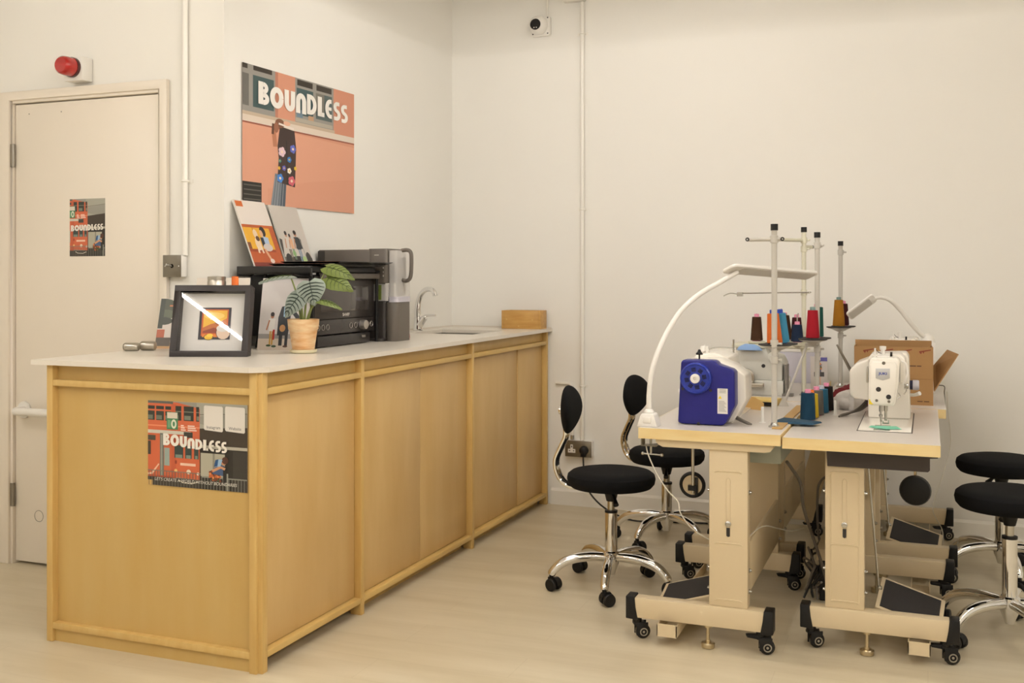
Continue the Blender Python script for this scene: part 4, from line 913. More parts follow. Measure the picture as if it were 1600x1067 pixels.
def juki(label, dx, dy, logo, z0=ZR):
    t = thing('sewing_machine', label, 'sewing machine', (dx, dy, z0 - ZR))
    bd = obj('bed', G().box(-.222, -.052, 3.775, 4.32, ZR, ZR + .005), 'white_enamel', t, bev=.0015)
    obj('bed_gap', G().box(-.226, -.048, 3.772, 4.324, ZR - .0005, ZR + .0012), 'dark_tray', bd)
    obj('needle_plate', G().box(-.172, -.120, 3.775, 3.90, ZR + .005, ZR + .0062), 'steel', t)
    obj('column', G().prism([(-.205, ZR + .005), (-.207, .945), (-.195, .965), (-.075, .970), (-.065, .955), (-.060, ZR + .005)], 4.10, 4.27), 'white_enamel', t, bev=.006, seg=3)
    obj('motor_housing', G().prism([(-.20, .795), (-.255, .80), (-.270, .815), (-.270, .905), (-.245, .930), (-.20, .948)], 4.09, 4.29), 'white_enamel', t, bev=.008, seg=3)
    obj('arm', G().prism([(-.190, .875), (-.192, .95), (-.180, .972), (-.09, .974), (-.074, .958), (-.072, .875)], 3.96, 4.12), 'white_enamel', t, bev=.006, seg=3)
    hd = obj('needle_head', G().prism([(-.192, .95), (-.182, .968), (-.100, .970), (-.090, .958), (-.094, .88), (-.104, .815), (-.11, .804), (-.185, .804), (-.192, .815)], 3.862, 3.965), 'white_enamel', t, bev=.005, seg=3)
    fp = obj('face_plate', G().prism([(-.187, .945), (-.178, .956), (-.108, .958), (-.099, .946), (-.102, .88), (-.111, .82), (-.118, .810), (-.178, .810), (-.186, .82)], 3.856, 3.863), 'white_enamel', t, bev=.002)
    for x, z, r_ in ((-.142, .952, .006), (-.159, .861, .0085), (-.126, .836, .0085), (-.165, .822, .005), (-.125, .820, .005)):
        obj('face_screw', G().lathe([(r_, 0), (r_ * .9, -.002), (0, -.0022)], (x, 3.856, z), 'y', 14), 'dark_ink' if r_ > .007 else 'plate_metal', fp)
    bg = obj('badge', G().prism([(-.168, .933), (-.122, .934), (-.122, .900), (-.145, .892), (-.168, .899)], 3.8545, 3.856), 'badge_grey', fp, bev=.0005)
    if logo: text_obj('brand_lettering', 'JUKI', .0115, 'blue_ink', bg, Matrix.Translation((-.1445, 3.8542, .912)) @ Matrix.Diagonal((1.25, 1, 1, 1)) @ Matrix.Rotation(PI / 2, 4, 'X'), .0004)
    obj('warning_sign', G().box(-.190, -.176, 3.857, 3.8608, .808, .824), 'warn_yellow', hd)
    obj('needle_bar', G().cyl((-.153, 3.90, .745), (-.153, 3.90, .806), .0035, n=10).cyl((-.153, 3.90, .78), (-.153, 3.90, .806), .006, n=10).lathe([(.006, .762), (.006, .77), (0, .771)], (-.153, 3.897, 0), n=10).cyl((-.153, 3.9, ZR + .006), (-.153, 3.9, .75), .001, n=6), 'steel', t)
    obj('presser_foot', G().cyl((-.137, 3.905, .748), (-.137, 3.905, .806), .0045, n=10).cyl((-.137, 3.905, .782), (-.137, 3.905, .806), .007, n=10).box(-.148, -.126, 3.895, 3.915, .738, .741).box(-.130, -.126, 3.895, 3.90, .741, .752).box(-.148, -.144, 3.895, 3.9, .741, .748), 'steel', t)
    obj('thread_tensioner', G().lathe([(.012, 0), (.012, .003), (.006, .004), (.006, .008), (.011, .009), (.008, .015), (0, .016)], (-.078, 3.93, .868), 'x', 14).tube([(-.075, 3.92, .868), (-.07, 3.905, .855), (-.078, 3.9, .842)], .002, 6, 3).tube([(-.095, 3.865, .85), (-.088, 3.858, .84), (-.098, 3.857, .832)], .0018, 6, 3), 'steel', t)
    obj('take_up_guard', G().tube([(-.084, 3.90, .956), (-.072, 3.89, .95), (-.066, 3.89, .92), (-.072, 3.89, .895), (-.08, 3.90, .878)], .0035, 8, 4), 'white_plastic', t)
    obj('take_up_slot', G().box(-.0915, -.0895, 3.885, 3.90, .885, .952), 'ring_grey', hd)
    obj('side_cover', G().box(-.200, -.193, 3.87, 3.93, .88, .935), 'silver', hd, bev=.003)
    obj('bobbin_winder', G().box(-.165, -.125, 3.90, 3.98, .968, .976).cyl((-.147, 3.92, .97), (-.147, 3.92, .995), .007, n=12).lathe([(.010, .993), (.011, .998), (.011, 1.006), (0, 1.007)], (-.147, 3.92, 0), n=14).cyl((-.172, 3.9, .965), (-.172, 3.9, 1.0), .003, n=8), 'white_plastic', t)
    obj('thread_guide', G().cyl((-.12, 3.94, .97), (-.12, 3.94, .985), .004, n=8).tube([(-.172, 3.9, 1.0), (-.16, 3.905, .985), (-.147, 3.92, .98)], .001, 6, 3), 'black_plastic', t)
    obj('stitch_dial', G().lathe([(.017, -.062), (.017, -.052), (.011, -.051)], (0, 4.14, .853), 'x', 18), 'blue_dark', t)
    obj('dial_knob', G().lathe([(.0185, -.052), (.0185, -.034), (.016, -.030), (0, -.030)], (0, 4.14, .853), 'x', 22), 'lilac_card', t)
    obj('reverse_lever', G().tube([(-.065, 4.15, .815), (-.045, 4.13, .818), (-.028, 4.115, .826)], [.006, .006, .008], 10, 3), 'white_plastic', t)
    return t
juki('white sewing machine with blue logo badge on the near right table', 0, 0, True)
juki('white sewing machine half hidden behind the cardboard box', .03, 1.05, False)
# overlock
t = thing('overlock_machine', 'grey overlock machine on the far left sewing table', 'sewing machine', (0, 0, 0))
obj('base', G().prism([(-.79, ZL), (-.79, .80), (-.58, .80), (-.58, ZL)], 4.66, 4.92), 'grey_machine', t, bev=.004)
obj('body', G().prism([(-.765, .80), (-.785, .94), (-.655, .94), (-.645, .915), (-.60, .90), (-.585, .87), (-.585, .80)], 4.67, 4.88), 'grey_machine', t, bev=.004)
obj('top_cover', G().prism([(-.80, .94), (-.80, .955), (-.65, .955), (-.65, .94)], 4.66, 4.86), 'cream_metal', t, bev=.003)
obj('handwheel', G().torus((-.738, 4.645, .812), .034, .006, 'y').lathe([(0, -.004), (.03, -.004), (.03, .008), (0, .008)], (-.738, 4.645, .812), 'y'), 'silver', t)
obj('side_bracket', G().box(-.575, -.565, 4.67, 4.74, ZL + .002, .87).box(-.585, -.54, 4.66, 4.70, ZL + .001, ZL + .012), 'ring_grey', t)
obj('work_plate', G().box(-.79, -.66, 4.62, 4.66, .772, .79), 'silver', t, bev=.003)
obj('black_screw', G().lathe([(.009, .002), (.008, -.002), (0, -.0025)], (-.665, 4.67, .862), 'y', 12), 'dark_ink', t)
obj('looper_cover', G().lathe([(.022, 0), (.022, -.03), (0, -.032)], (-.62, 4.67, .905), 'y', 16), 'grey_machine', t)
tag(obj('tissue_pack', G().prism([(-.775, .956), (-.765, .972), (-.74, .984), (-.70, .982), (-.68, .974), (-.665, .956)], 4.633, 4.659).M(Matrix.Translation((0, 0, -.026))), 'sky_blue', bev=.004), 'light blue plastic pouch hanging on the overlock machine', 'pouch')

# ---------------------------------------------------------------- thread stands and cones
def stand(label, x, y, zt, ztop, m, disc_z, disc_c, arms, clamp_z):
    t = thing('thread_stand', label, 'thread stand', (x, y, zt), group='thread stands')
    h = ztop - zt
    obj('pole', G().cyl((0, 0, .004), (0, 0, h), .0098, n=16), m, t)
    obj('pole_cap', G().cyl((0, 0, h - .004), (0, 0, h + .018), .0125, n=16), 'black_plastic', t)
    obj('pole_foot', G().lathe([(.020, 0), (.020, .004), (.014, .007), (.0098, .016)]), 'steel', t)
    for z in clamp_z: obj('collar', G().lathe([(.010, -.013), (.0135, -.012), (.0135, .012), (.010, .013)], (0, 0, z - zt), n=16).tube([(.012, 0, z - zt), (.026, -.004, z - zt)], .004, 8), m, t)
    for (x0, y0, x1, y1, za) in arms:
        a = obj('guide_arm', G().tube([(x0, y0, za - zt), (x1, y1, za - zt)], .0075, 8), m, t)
        obj('thread_eye', G().torus((x1, y1 - .008, za - zt), .005, .002, 'y', 14, 6), 'black_plastic', a)
    for (cx, cy, r_, mm) in disc_c:
        a = obj('spool_arm', G().tube([(0, 0, disc_z - zt - .022), (cx * .5, cy * .5, disc_z - zt - .02), (cx, cy, disc_z - zt - .012)], .007, 8).lathe([(.006, -.02), (.03, -.008), (r_ * .9, -.003), (r_ * .9, 0), (0, 0)], (cx, cy, disc_z - zt), n=24), m, t)
        obj('spool_pad', G().lathe([(0, 0), (r_, 0), (r_, .004), (0, .0045)], (cx, cy, disc_z - zt), n=28), mm, a)
        obj('spool_pin', G().cyl((cx, cy, disc_z - zt), (cx, cy, disc_z - zt + .125), .0025, n=8), 'steel', a)
    return t
def cone(label, p, m, core, h=.105, rb=.0265, rt=.0195, tilt=(0, 0), grp='thread cones'):
    t = thing('thread_cone', label, 'thread cone', p, (tilt[0], tilt[1], random.random() * 6), group=grp)
    obj('thread_wrap', G().lathe([(rb * .75, .002), (rb, .004), (rb, .008), (rt, h), (rt * .8, h + .001), (0, h + .001)], n=26), 'thread_' + m, t)
    obj('cone_core', G().lathe([(rb * .7, 0), (rb * .7, .003), (.011, h), (.0105, h + .013), (.008, h + .014), (0, h + .008)], n=18), core, t)
    return t
stand('tall grey thread stand nearest the camera, on the near left table', -.49, 3.70, ZL, 1.412, 'grey_pole', 1.012, [(-.004, .045, .056, 'rubber_mat'), (.010, .108, .056, 'rubber_mat')], [(0, 0, -.09, 0, 1.378), (0, 0, .028, 0, 1.378)], [1.378, 1.02, .965])
cone('orange thread cone behind the nearest grey pole', (-.494, 3.745, 1.0165), 'orange', 'blue_cone', tilt=(0, R(4)))
cone('light blue thread cone beside the orange cone', (-.478, 3.808, 1.0165), 'light_blue', 'blue_cone', tilt=(0, R(6)))
stand('grey thread stand with red and green cones', -.414, 4.40, ZR, 1.41, 'grey_pole', .999, [(-.012, -.055, .056, 'rubber_mat'), (-.006, .05, .056, 'rubber_mat')], [(0, 0, .006, .09, 1.375)], [1.375, .96])
cone('bright red thread cone in the middle of the stands', (-.426, 4.345, 1.0035), 'red', 'grey_cone', h=.112)
cone('dark green thread cone behind the red cone', (-.420, 4.45, 1.0035), 'green', 'pink_cone', h=.122, rt=.024)
stand('grey thread stand nearest the back wall with a gold cone', -.387, 5.25, ZR, 1.40, 'grey_pole', 1.01, [(-.004, -.055, .056, 'rubber_mat'), (.01, .045, .056, 'rubber_mat')], [(0, 0, .004, .09, 1.37)], [1.365, .97])
cone('golden brown thread cone on the farthest stand', (-.391, 5.195, 1.0145), 'gold', 'grey_cone', h=.125, rb=.028)
cone('dark brown thread cone behind the golden cone', (-.377, 5.295, 1.0145), 'maroon', 'pink_cone', h=.105)
stand('cream thread stand of the overlock machine with four cones', -.503, 4.75, ZL, 1.447, 'cream_metal', .962, [(-.198, -.03, .040, 'cream_metal'), (-.082, .065, .032, 'cream_metal'), (-.035, .10, .032, 'cream_metal'), (-.022, -.055, .032, 'cream_metal')], [(0, 0, -.085, -.10, 1.408), (0, 0, .03, .07, 1.38)], [1.408, 1.37, 1.18, .98, .935])
tB = [o for o in COL.objects if o.name.startswith('thread_stand') and 'overlock' in o['label']][0]
obj('tension_rod', G().cyl((.03, .0, 1.182 - ZL), (-.245, -.15, 1.178 - ZL), .003, n=8).box(-.262, -.238, -.165, -.145, 1.165 - ZL, 1.182 - ZL).tube([(-.25, -.155, 1.172 - ZL), (-.29, -.16, 1.178 - ZL), (-.32, -.16, 1.166 - ZL)], .0022, 6, 3), 'steel', tB)
cone('brown thread cone above the overlock machine, leftmost of the cones', (-.701, 4.72, .967), 'brown', 'pink_cone')
cone('brown thread cone leaning behind the light blue cone', (-.585, 4.815, .967), 'brown', 'pink_cone', tilt=(0, R(-6)), h=.11)
cone('maroon thread cone behind the navy cone on the cream stand', (-.545, 4.85, .967), 'maroon', 'pink_cone', h=.10)
cone('navy thread cone with pink core on the cream stand', (-.525, 4.695, .967), 'navy', 'pink_cone', h=.075)
for (x, y, m, c, h, lb) in ((-.408, 3.985, 'teal', 'pink_cone', .099, 'teal blue thread cone standing on the table, nearest of the row'), (-.403, 4.052, 'yellow', 'orange_cone', .090, 'yellow thread cone second in the row on the table'),
        (-.392, 4.135, 'grey', 'pink_cone', .095, 'grey thread cone third in the row on the table'), (-.381, 4.215, 'blue', 'lilac_card', .092, 'mid blue thread cone fourth in the row on the table'), (-.369, 4.29, 'black', 'pink_cone', .095, 'black thread cone last in the row on the table')):
    cone(lb, (x, y, ZR), m, c, h=h, rb=.0275, rt=.024, grp='thread cones standing on the near right table')

# ---------------------------------------------------------------- small things on the tables
tag(obj('folded_cloth', G().add([(-.502, 3.79, .002), (-.37, 3.80, .002), (-.345, 3.86, .002), (-.48, 3.895, .002), (-.505, 3.80, .010), (-.372, 3.812, .0075), (-.35, 3.862, .0075), (-.482, 3.895, .012)],
    [(3, 2, 1, 0), (4, 5, 6, 7), (0, 1, 5, 4), (1, 2, 6, 5), (2, 3, 7, 6), (3, 0, 4, 7)]).M(Matrix.Translation((0, 0, ZL - .0015))), 'teal_cloth', bev=.002), 'folded teal cloth lying across the gap between the near tables', 'cloth')
tag(obj('wooden_ruler', G().box(-.017, .017, -.34, .34, 0, .004).M(Matrix.Translation((-.472, 3.99, ZL + .0005)) @ Matrix.Rotation(R(-.5), 4, 'Z')), 'ruler_wood'), 'long wooden ruler lying beside the gap between the tables', 'ruler')
def post(label, x, y, z):
    t = thing('bobbin_post', label, 'post', (x, y, z), group='white posts on the tables')
    obj('post_base', G().lathe([(0, 0), (.012, 0), (.012, .002), (.005, .003)], n=18), 'white_plastic', t)
    obj('post_stem', G().lathe([(.0055, .002), (.0055, .052), (.0045, .056), (0, .057)], n=14), 'white_plastic', t)
post('short white post standing left of the nearest grey pole', -.544, 3.80, ZL); post('short white post standing between cones and white machine', -.326, 4.165, ZR)
tag(obj('fabric_scrap', G().add([(-.190, 3.83, 0), (-.13, 3.79, .001), (-.082, 3.815, .0), (-.10, 3.86, .002), (-.185, 3.86, .0), (-.186, 3.832, .003), (-.13, 3.80, .006), (-.088, 3.82, .0025), (-.10, 3.858, .004), (-.183, 3.858, .0025)],
    [(4, 3, 2, 1, 0), (5, 6, 7, 8, 9), (0, 1, 6, 5), (1, 2, 7, 6), (2, 3, 8, 7), (3, 4, 9, 8), (4, 0, 5, 9)]).M(Matrix.Translation((0, 0, ZR + .0065))), 'green_cloth'), 'mint green fabric scrap under the needle of the white machine', 'fabric')
# crumpled cloths
def lump(name, label, c, rad, m, seed):
    rnd = random.Random(seed); k = [(rnd.uniform(2, 6), rnd.uniform(2, 6), rnd.random() * 6) for _ in range(4)]
    def f(p):
        q = 1 + .13 * sum(math.sin(a * p.x * 2 + b_ * p.y * 2 + c_) for a, b_, c_ in k) / 2
        return Vector((p.x * q, p.y * q, max(p.z * q, -.55)))
    return tag(obj(name, G().ell(c, rad, 32, 16, f), m), label, 'cloth')
lump('crumpled_cloth', 'crumpled off white cloth between the cones and the white machine', (-.29, 4.38, ZR + .025), (.055, .06, .045), 'grey_cloth', 3)
lump('crumpled_cloth', 'dark red folded cloth behind the white machine', (-.285, 4.50, ZR + .030), (.075, .035, .054), 'red_cloth', 5)
# yellow cutter and manila card
t = thing('tool_case', 'flat yellow tool case with a black end on the left table', 'case', (-.615, 4.33, ZL), (0, 0, R(-8)))
obj('case_body', G().box(-.06, .06, -.05, .05, 0, .026), 'yellow_tool', t, bev=.003)
obj('case_end', G().box(-.01, .055, -.058, -.05, .003, .018), 'black_plastic', t, bev=.002)
tag(obj('manila_card', G().prism([(-.05, 0), (.05, 0), (.045, .03), (.0, .05), (-.045, .055)], -.0006, .0006).M(Matrix.Translation((-.635, 4.16, ZL)) @ Matrix.Rotation(R(-25), 4, 'Z') @ Matrix.Rotation(R(-25), 4, 'X')), 'manila'), 'bent manila card standing beside the blue ended machine', 'card')
# cardboard box
t = thing('cardboard_box', 'open brown cardboard box with a raised side flap', 'box', (-.285, 4.60, ZR), (0, 0, R(2)))
bw, bd_, bh = .305, .17, .236; q = .004
obj('front_side', G().box(0, bw, 0, q, 0, bh), 'cardboard', t); obj('rear_side', G().box(0, bw, bd_ - q, bd_, 0, bh + .018), 'cardboard', t)
obj('end_side', G().box(0, q, q, bd_ - q, 0, bh), 'cardboard', t); obj('end_side', G().box(bw - q, bw, q, bd_ - q, 0, bh), 'cardboard', t)
obj('bottom', G().box(q, bw - q, q, bd_ - q, 0, q), 'cardboard', t)
Mi = t.matrix_basis.inverted()
fq = [Vector((.022, 4.62, .785)), Vector((.018, 4.765, .875)), at(1480, 546, 4.80), at(1497, 553, 4.64)]; fn = (fq[1] - fq[0]).cross(fq[3] - fq[0]).normalized() * .004
obj('side_flap', G().add([Mi @ p for p in fq] + [Mi @ (p + fn) for p in fq], [(0, 1, 2, 3), (7, 6, 5, 4), (0, 4, 5, 1), (1, 5, 6, 2), (2, 6, 7, 3), (3, 7, 4, 0)]), 'cardboard', t)
for k in range(4):
    x = .035 + k * .072
    obj('tape_print', G().prism([(x, bh - .016), (x + .045, bh - .008), (x + .045, bh - .012), (x + .02, bh - .018), (x + .018, bh - .026), (x + .012, bh - .018), (x + .008, bh - .028), (x + .002, bh - .022)], -.0006, -.0001), 'card_print', t)
gp = G().box(.205, .24, -.0005, -.0001, .157, .162).box(.243, .26, -.0005, -.0001, .157, .162).box(.245, .265, -.0005, -.0001, .014, .018).box(.27, .29, -.0005, -.0001, .014, .018).box(.19, .30, -.0004, -.0001, .106, .1068)
obj('ink_print', gp, 'card_ink', t)
obj('brown_tape', G().box(.0, bw, -.0004, 0, .045, .072), 'card_ink' if False else 'cardboard', t)
# white carton and card at the back of the far tables
t = thing('white_carton', 'pale grey carton standing at the back of the far left table', 'box', (-.72, 5.28, ZL))
obj('carton_body', G().box(0, .23, 0, .12, 0, .15), 'lilac_card', t, bev=.002); obj('carton_lid', G().box(-.003, .233, -.003, .123, .15, .17), 'card_white', t, bev=.002)
def d_card(P):
    P.rect(0, 1, 0, 1, (214, 206, 200)); figure(P, .5, .1, .8, (96, 90, 110), (224, 176, 150), a=.9); P.rect(.2, .8, .38, .52, (74, 70, 72)); P.rect(.6, 1, .85, .97, (90, 84, 150))
    for k in range(8): P.ell(.3 + .4 * random.random(), .58 + .2 * random.random(), .06, .03, random.choice([(120, 110, 60), (220, 140, 80), (150, 130, 150)]), 7)
board('picture_card', 'small picture card leaning at the back between the thread stands', .075, .15, (-.50, 5.02, ZL), (R(-10), 0, R(12)), d_card, .002)
t = thing('flat_brace', 'flat grey metal strut leaning down to the left table', 'metal strut', (0, 0, 0))
obj('strut', G().tube([(-.452, 4.385, .975), (-.535, 4.31, ZL + .004)], .0055, 6), 'grey_pole', t)
obj('strut_foot', G().prism([(-.555, ZL), (-.515, ZL), (-.528, ZL + .035), (-.538, ZL + .035)], 4.304, 4.309), 'grey_pole', t)
obj('strut_bracket', G().box(-.458, -.414, 4.37, 4.386, .968, .982), 'grey_pole', t, bev=.002)
t = thing('flat_brace', 'pair of dark metal strips leaning up left of the cardboard box', 'metal strut', (0, 0, 0))
for k in range(2): obj('strip', G().tube([(-.355 + k * .004, 4.62 + k * .012, .965 - k * .01), (-.292 + k * .006, 4.60 + k * .01, .84), (-.286 + k * .006, 4.583 + k * .01, ZR)], .0045, 6), 'plate_metal', t)
t = thing('wire_bundle', 'short bundle of grey leads beside the white machine', 'cable', (0, 0, 0))
for k in range(3): obj('lead', G().tube([(-.215, 4.27 - k * .015, .78 - k * .01), (-.24, 4.22, .755 - k * .006), (-.275 - k * .01, 4.17 - k * .02, .735), (-.30 - k * .004, 4.15 - k * .022, ZR + .003)], .004, 6, 4), 'cable_grey', t)

# ---------------------------------------------------------------- gooseneck lamps
t = thing('gooseneck_lamp', 'white gooseneck work lamp clamped to the near left table corner', 'lamp', (-.897, 3.575, ZL))
o_ = Vector((-.897, 3.575, ZL))
obj('lamp_base', G().prism([(-.036, 0), (.036, 0), (.032, .012), (.024, .04), (.018, .045), (-.018, .045), (-.024, .04), (-.032, .012)], -.03, .03).lathe([(.018, .045), (.018, .05), (.012, .058), (0, .06)]), 'white_plastic', t, bev=.004)
obj('base_switch', G().box(-.014, .014, -.034, -.029, .014, .034), 'white_plastic', t, bev=.002)
pts = [(-.897, 3.575, ZL + .05), (-.897, 3.578, .85), (-.890, 3.585, .92), (-.872, 3.605, .99), (-.848, 3.65, 1.06), (-.812, 3.70, 1.13), (-.762, 3.76, 1.185), (-.70, 3.82, 1.228), (-.64, 3.86, 1.266)]
obj('gooseneck', G().tube([Vector(p) - o_ for p in pts], [.0105] + [.0095] * 7 + [.008], 12, 5), 'white_plastic', t)
a0 = Vector((-.655, 3.85, 1.272)); a1 = Vector((-.415, 4.25, 1.248)); dr_ = (a1 - a0).normalized(); sd = dr_.cross(Vector((0, 0, 1))).normalized(); sd = (sd + Vector((0, 0, .42))).normalized(); nn = sd.cross(dr_)
Mh = Matrix((( *dr_, 0), (*sd, 0), (*nn, 0), (0, 0, 0, 1))).transposed(); Mh = Matrix.Translation(a0 - o_) @ Mh
L_h = (a1 - a0).length
hd = obj('lamp_head', G().prism(rr(-.03, L_h, -.034, .034, .02), 0, .012, 'z').M(Mh), 'white_plastic', t, bev=.004)
obj('led_panel', G().prism(rr(.03, L_h - .01, -.026, .026, .01), -.0015, 0, 'z').M(Mh), 'bag_clear', hd)
obj('clamp', G().box(-.024, -.020, -.02, .02, -.065, 0).box(-.024, .03, -.02, .02, -.068, -.065).box(-.024, .02, -.02, .02, 0, .0), 'plate_metal', t)
obj('clamp_screw', G().cyl((.006, 0, -.10), (.006, 0, -.037), .004, n=10).cyl((-.022, -.002, -.096), (.045, -.002, -.098), .003, n=8).ell((-.022, -.002, -.096), (.006, .006, .006), 10, 6).ell((.045, -.002, -.098), (.006, .006, .006), 10, 6), 'steel', t)
obj('lamp_cord', G().tube([(-.012, 0, -.066), (.0, -.01, -.10), (.03, -.015, -.16), (.07, -.02, -.215), (.105, -.02, -.25), (.115, -.02, -.29), (.15, .02, -.35), (.22, .06, -.395), (.30, .12, -.40)], .0022, 6, 5), 'cable_white', t)
t = thing('gooseneck_lamp', 'white gooseneck lamp rising behind the cardboard box', 'lamp', (0, 0, 0))
obj('lamp_base', G().lathe([(.030, .95), (.030, .962), (.022, .982), (.010, .992), (0, .993)], (.0, 5.12, 0)), 'white_plastic', t)
obj('base_foot', G().box(-.03, .03, 5.09, 5.15, ZR, .952), 'white_plastic', t, bev=.003)
pts = [(.0, 5.12, .972), (-.03, 5.10, .99), (-.075, 5.06, 1.045), (-.115, 5.03, 1.10), (-.155, 5.0, 1.142), (-.195, 4.98, 1.157), (-.235, 4.96, 1.15)]
obj('gooseneck', G().tube(pts, [.010, .010, .010, .0095, .009, .0085, .008], 12, 5), 'white_plastic', t)
a0 = Vector((-.232, 4.96, 1.15)); a1 = Vector((-.335, 4.95, 1.068)); dr_ = (a1 - a0).normalized(); sd = R_ * .6 + Vector((0, 0, -.5)) + F_ * .55; sd = (sd - dr_ * sd.dot(dr_)).normalized(); nn = dr_.cross(sd)
Mh = Matrix.Translation(a0) @ Matrix(((*dr_, 0), (*sd, 0), (*nn, 0), (0, 0, 0, 1))).transposed()
hd = obj('lamp_head', G().prism(rr(-.015, .128, -.028, .028, .014), -.005, .005, 'z').M(Mh), 'white_plastic', t, bev=.003)
obj('led_panel', G().prism(rr(.010, .12, -.022, .022, .008), .005, .0065, 'z').M(Mh), 'bag_clear', hd)

# ---------------------------------------------------------------- cables under the tables
def cable(label, pts, r_, m): tag(obj('cable', G().tube(pts, r_, 8, 6), m), label, 'cable', 'cables under the sewing tables')
cable('grey cable hanging down in the gap between the near tables', [(-.465, 3.84, ZL - .14), (-.455, 3.9, .56), (-.43, 3.95, .5), (-.425, 3.98, .42), (-.415, 4.05, .34), (-.40, 4.12, .26), (-.37, 4.15, .15), (-.355, 4.2, .05), (-.38, 4.28, .006)], .006, 'cable_grey')
cable('grey cable bent in a sharp angle under the right table', [(-.41, 4.3, ZR - .04), (-.37, 4.32, .60), (-.33, 4.34, .52), (-.345, 4.36, .48), (-.40, 4.4, .43), (-.415, 4.42, .36), (-.41, 4.42, .2), (-.38, 4.4, .1), (-.40, 4.3, .006)], .005, 'cable_grey')
cable('thin white cable strung across the left table stretcher', [(-.57, 3.66, .36), (-.55, 3.72, .375), (-.53, 3.80, .37), (-.51, 3.95, .33), (-.48, 4.1, .29), (-.45, 4.25, .27)], .0022, 'cable_white')
for k in range(7):
    rnd = random.Random(40 + k); q = []
    for j in range(7): q.append((-.40 + rnd.uniform(-.05, .07), 4.18 + j * .045 + rnd.uniform(-.05, .05), max(.008, .22 * abs(math.sin(j * .9 + k)) * rnd.uniform(.3, 1.0))))
    tag(obj('cable', G().tube(q, .0045, 7, 5), 'cable_black' if k % 2 else 'cable_grey'), 'one of the tangled cables on the floor between the table legs', 'cable', 'tangled floor cables')
cable('thin white cable hanging on the back wall right of the tables', [(.085, 5.47, .70), (.09, 5.475, .6), (.10, 5.47, .5), (.095, 5.46, .42), (.06, 5.35, .3), (.02, 5.2, .19), (.06, 5.0, .13), (.05, 4.95, .006)], .002, 'cable_white')
cable('grey cable hooked over the far right table edge', [(.02, 5.44, ZR + .003), (.07, 5.44, ZR + .003), (.072, 5.43, ZR - .03), (.074, 5.40, .64)], .0025, 'cable_grey')
t = thing('power_strip', 'beige multi socket power strip on the floor between tables', 'power strip', (-.36, 4.33, .16))
obj('strip_body', G().box(-.04, .05, -.12, .12, 0, .045), 'beige', t, bev=.004)
obj('strip_stand', G().box(-.03, .04, -.1, .1, -.16, 0), 'cable_black', t, bev=.004)

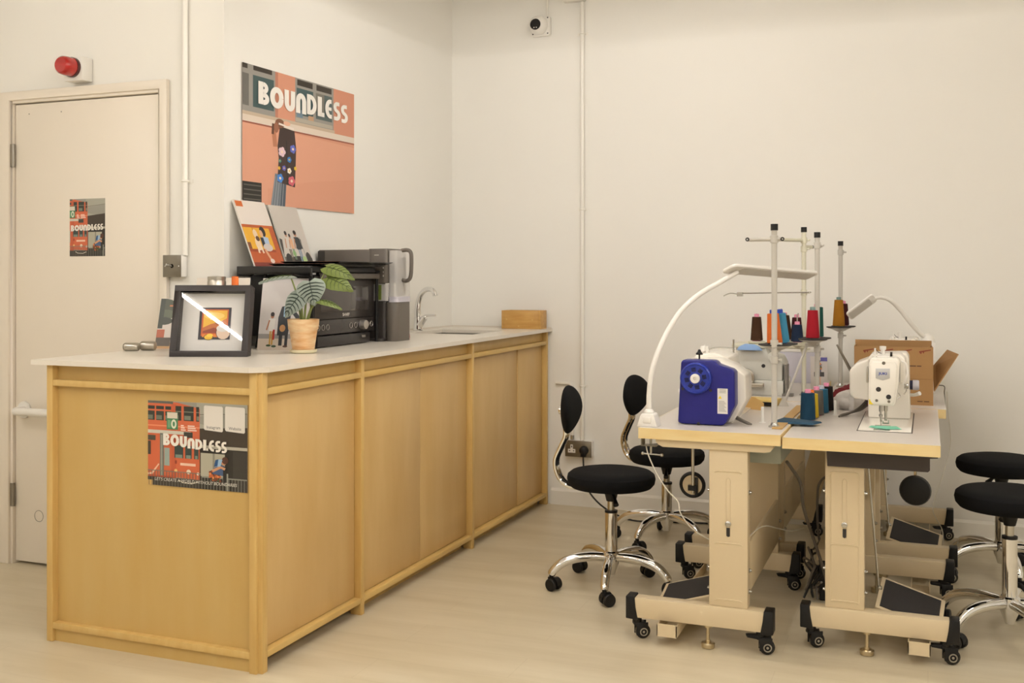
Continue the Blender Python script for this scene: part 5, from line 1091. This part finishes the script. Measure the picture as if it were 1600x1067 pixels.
# ================================================================ CHAIRS
def chair(label, x, y, seat_z, base_a, back_a, grp):
    t = thing('swivel_chair', label, 'chair', (x, y, 0), (0, 0, 0), group=grp)
    for k in range(5):
        a = base_a + k * 2 * PI / 5; c, s = math.cos(a), math.sin(a)
        def q(r_, z): return (r_ * c, r_ * s, z)
        lg = obj('base_leg', G().tube([q(.02, .125), q(.09, .128), q(.15, .122), q(.20, .105), q(.235, .075), q(.243, .06)], [.018, .0195, .0195, .019, .017, .0155], 12, 4), 'chrome', t)
        ca = a + random.uniform(-1.2, 1.2); cr, sr = math.cos(ca), math.sin(ca)
        cs = obj('caster', G().cyl((0, 0, .04), (0, 0, .066), .009, n=10).box(-.009, .009, -.012, .026, .026, .052), 'black_plastic', t, bev=.003, loc=q(.243, 0), rot=(0, 0, ca))
        for sg in (-1, 1):
            obj('wheel', G().lathe([(0, -.008), (.02, -.008), (.0245, -.004), (.025, .006), (.021, .009), (0, .009)] if sg > 0 else [(0, -.009), (.021, -.009), (.025, -.006), (.0245, .004), (.02, .008), (0, .008)], (sg * .0175, .012, .025), 'x', 18), 'black_plastic', cs)
        obj('caster_hood', G().prism([(.012 + .027 * math.cos(b_), .025 + .027 * math.sin(b_)) for b_ in [R(d) for d in range(-5, 186, 19)]] + [(.012, .028)], -.0085, .0085, 'x'), 'black_plastic', cs)
    obj('hub', G().lathe([(0, .055), (.016, .055), (.02, .07), (.03, .095), (.034, .12), (.034, .145), (.028, .15), (0, .15)], n=24), 'chrome', t)
    h1 = seat_z - .165
    obj('lift_sleeve', G().lathe([(.0245, .145), (.0245, h1), (.022, h1 + .002), (0, h1 + .002)], n=24), 'chrome', t)
    obj('lift_ring', G().lathe([(.0255, h1 - .006), (.0255, h1 + .003), (.015, h1 + .004)], n=24), 'black_plastic', t)
    obj('lift_piston', G().cyl((0, 0, h1), (0, 0, seat_z - .08), .0145, n=18), 'steel', t)
    obj('seat_mount', G().lathe([(.019, seat_z - .125), (.027, seat_z - .095), (.034, seat_z - .08), (.034, seat_z - .07), (0, seat_z - .07)], n=20).box(-.05, .05, -.05, .05, seat_z - .08, seat_z - .07), 'black_plastic', t)
    la = back_a + R(115)
    obj('height_lever', G().tube([(0, 0, seat_z - .095), (.05 * math.cos(la), .05 * math.sin(la), seat_z - .10), (.085 * math.cos(la), .085 * math.sin(la), seat_z - .125)], [.004, .005, .012], 8, 3), 'black_plastic', t)
    s_ = seat_z
    obj('seat', G().lathe([(0, s_ - .072), (.13, s_ - .072), (.162, s_ - .066), (.174, s_ - .052), (.1775, s_ - .034), (.174, s_ - .018), (.160, s_ - .007), (.13, s_ - .001), (.07, s_ + .002), (0, s_ + .003)], n=48), 'black_fabric', t)
    M_ = Matrix.Rotation(back_a, 4, 'Z')
    for sg in (-1, 1):
        g = G().tube([(.06, sg * .016, s_ - .075), (.15, sg * .016, s_ - .077), (.195, sg * .016, s_ - .062), (.222, sg * .016, s_ - .02), (.228, sg * .016, s_ + .03), (.205, sg * .016, s_ + .085), (.186, sg * .016, s_ + .13), (.190, sg * .016, s_ + .19), (.196, sg * .014, s_ + .235)], .0095, 10, 5)
        obj('back_tube', g.M(M_), 'chrome', t)
    def bf(p):
        # shield shape: wider above, pointed below, hollowed towards the sitter
        w_b = 1.0 if p.z > 0 else 1.0 - .35 * (-p.z) ** 1.5
        return Vector((p.x + (.55 * p.y * p.y - .25 * p.z * p.z) * -1.0, p.y * w_b, p.z))
    bk = obj('backrest', G().ell((.172, 0, s_ + .235), (.030, .125, .098), 32, 20, bf).M(Matrix.Rotation(back_a, 4, 'Z')), 'black_fabric', t)
    obj('back_bracket', G().box(.185, .203, -.03, .03, s_ + .205, s_ + .25).cyl((.190, 0, s_ + .232), (.216, 0, s_ + .232), .018, n=16).M(M_), 'chrome', t, bev=.003)
    return t
chair('black round swivel chair in front of the counter, nearer of the left pair', -1.185, 4.10, .474, R(208), R(184), 'swivel chairs')
chair('black round swivel chair half hidden behind the left sewing table', -1.145, 4.90, .445, R(178), R(166), 'swivel chairs')
chair('black round swivel chair at the right edge, nearer of the right pair', .262, 4.02, .518, R(222), R(-12), 'swivel chairs')
chair('black round swivel chair at the right, nearer the back wall', .285, 4.85, .50, R(210), R(10), 'swivel chairs')
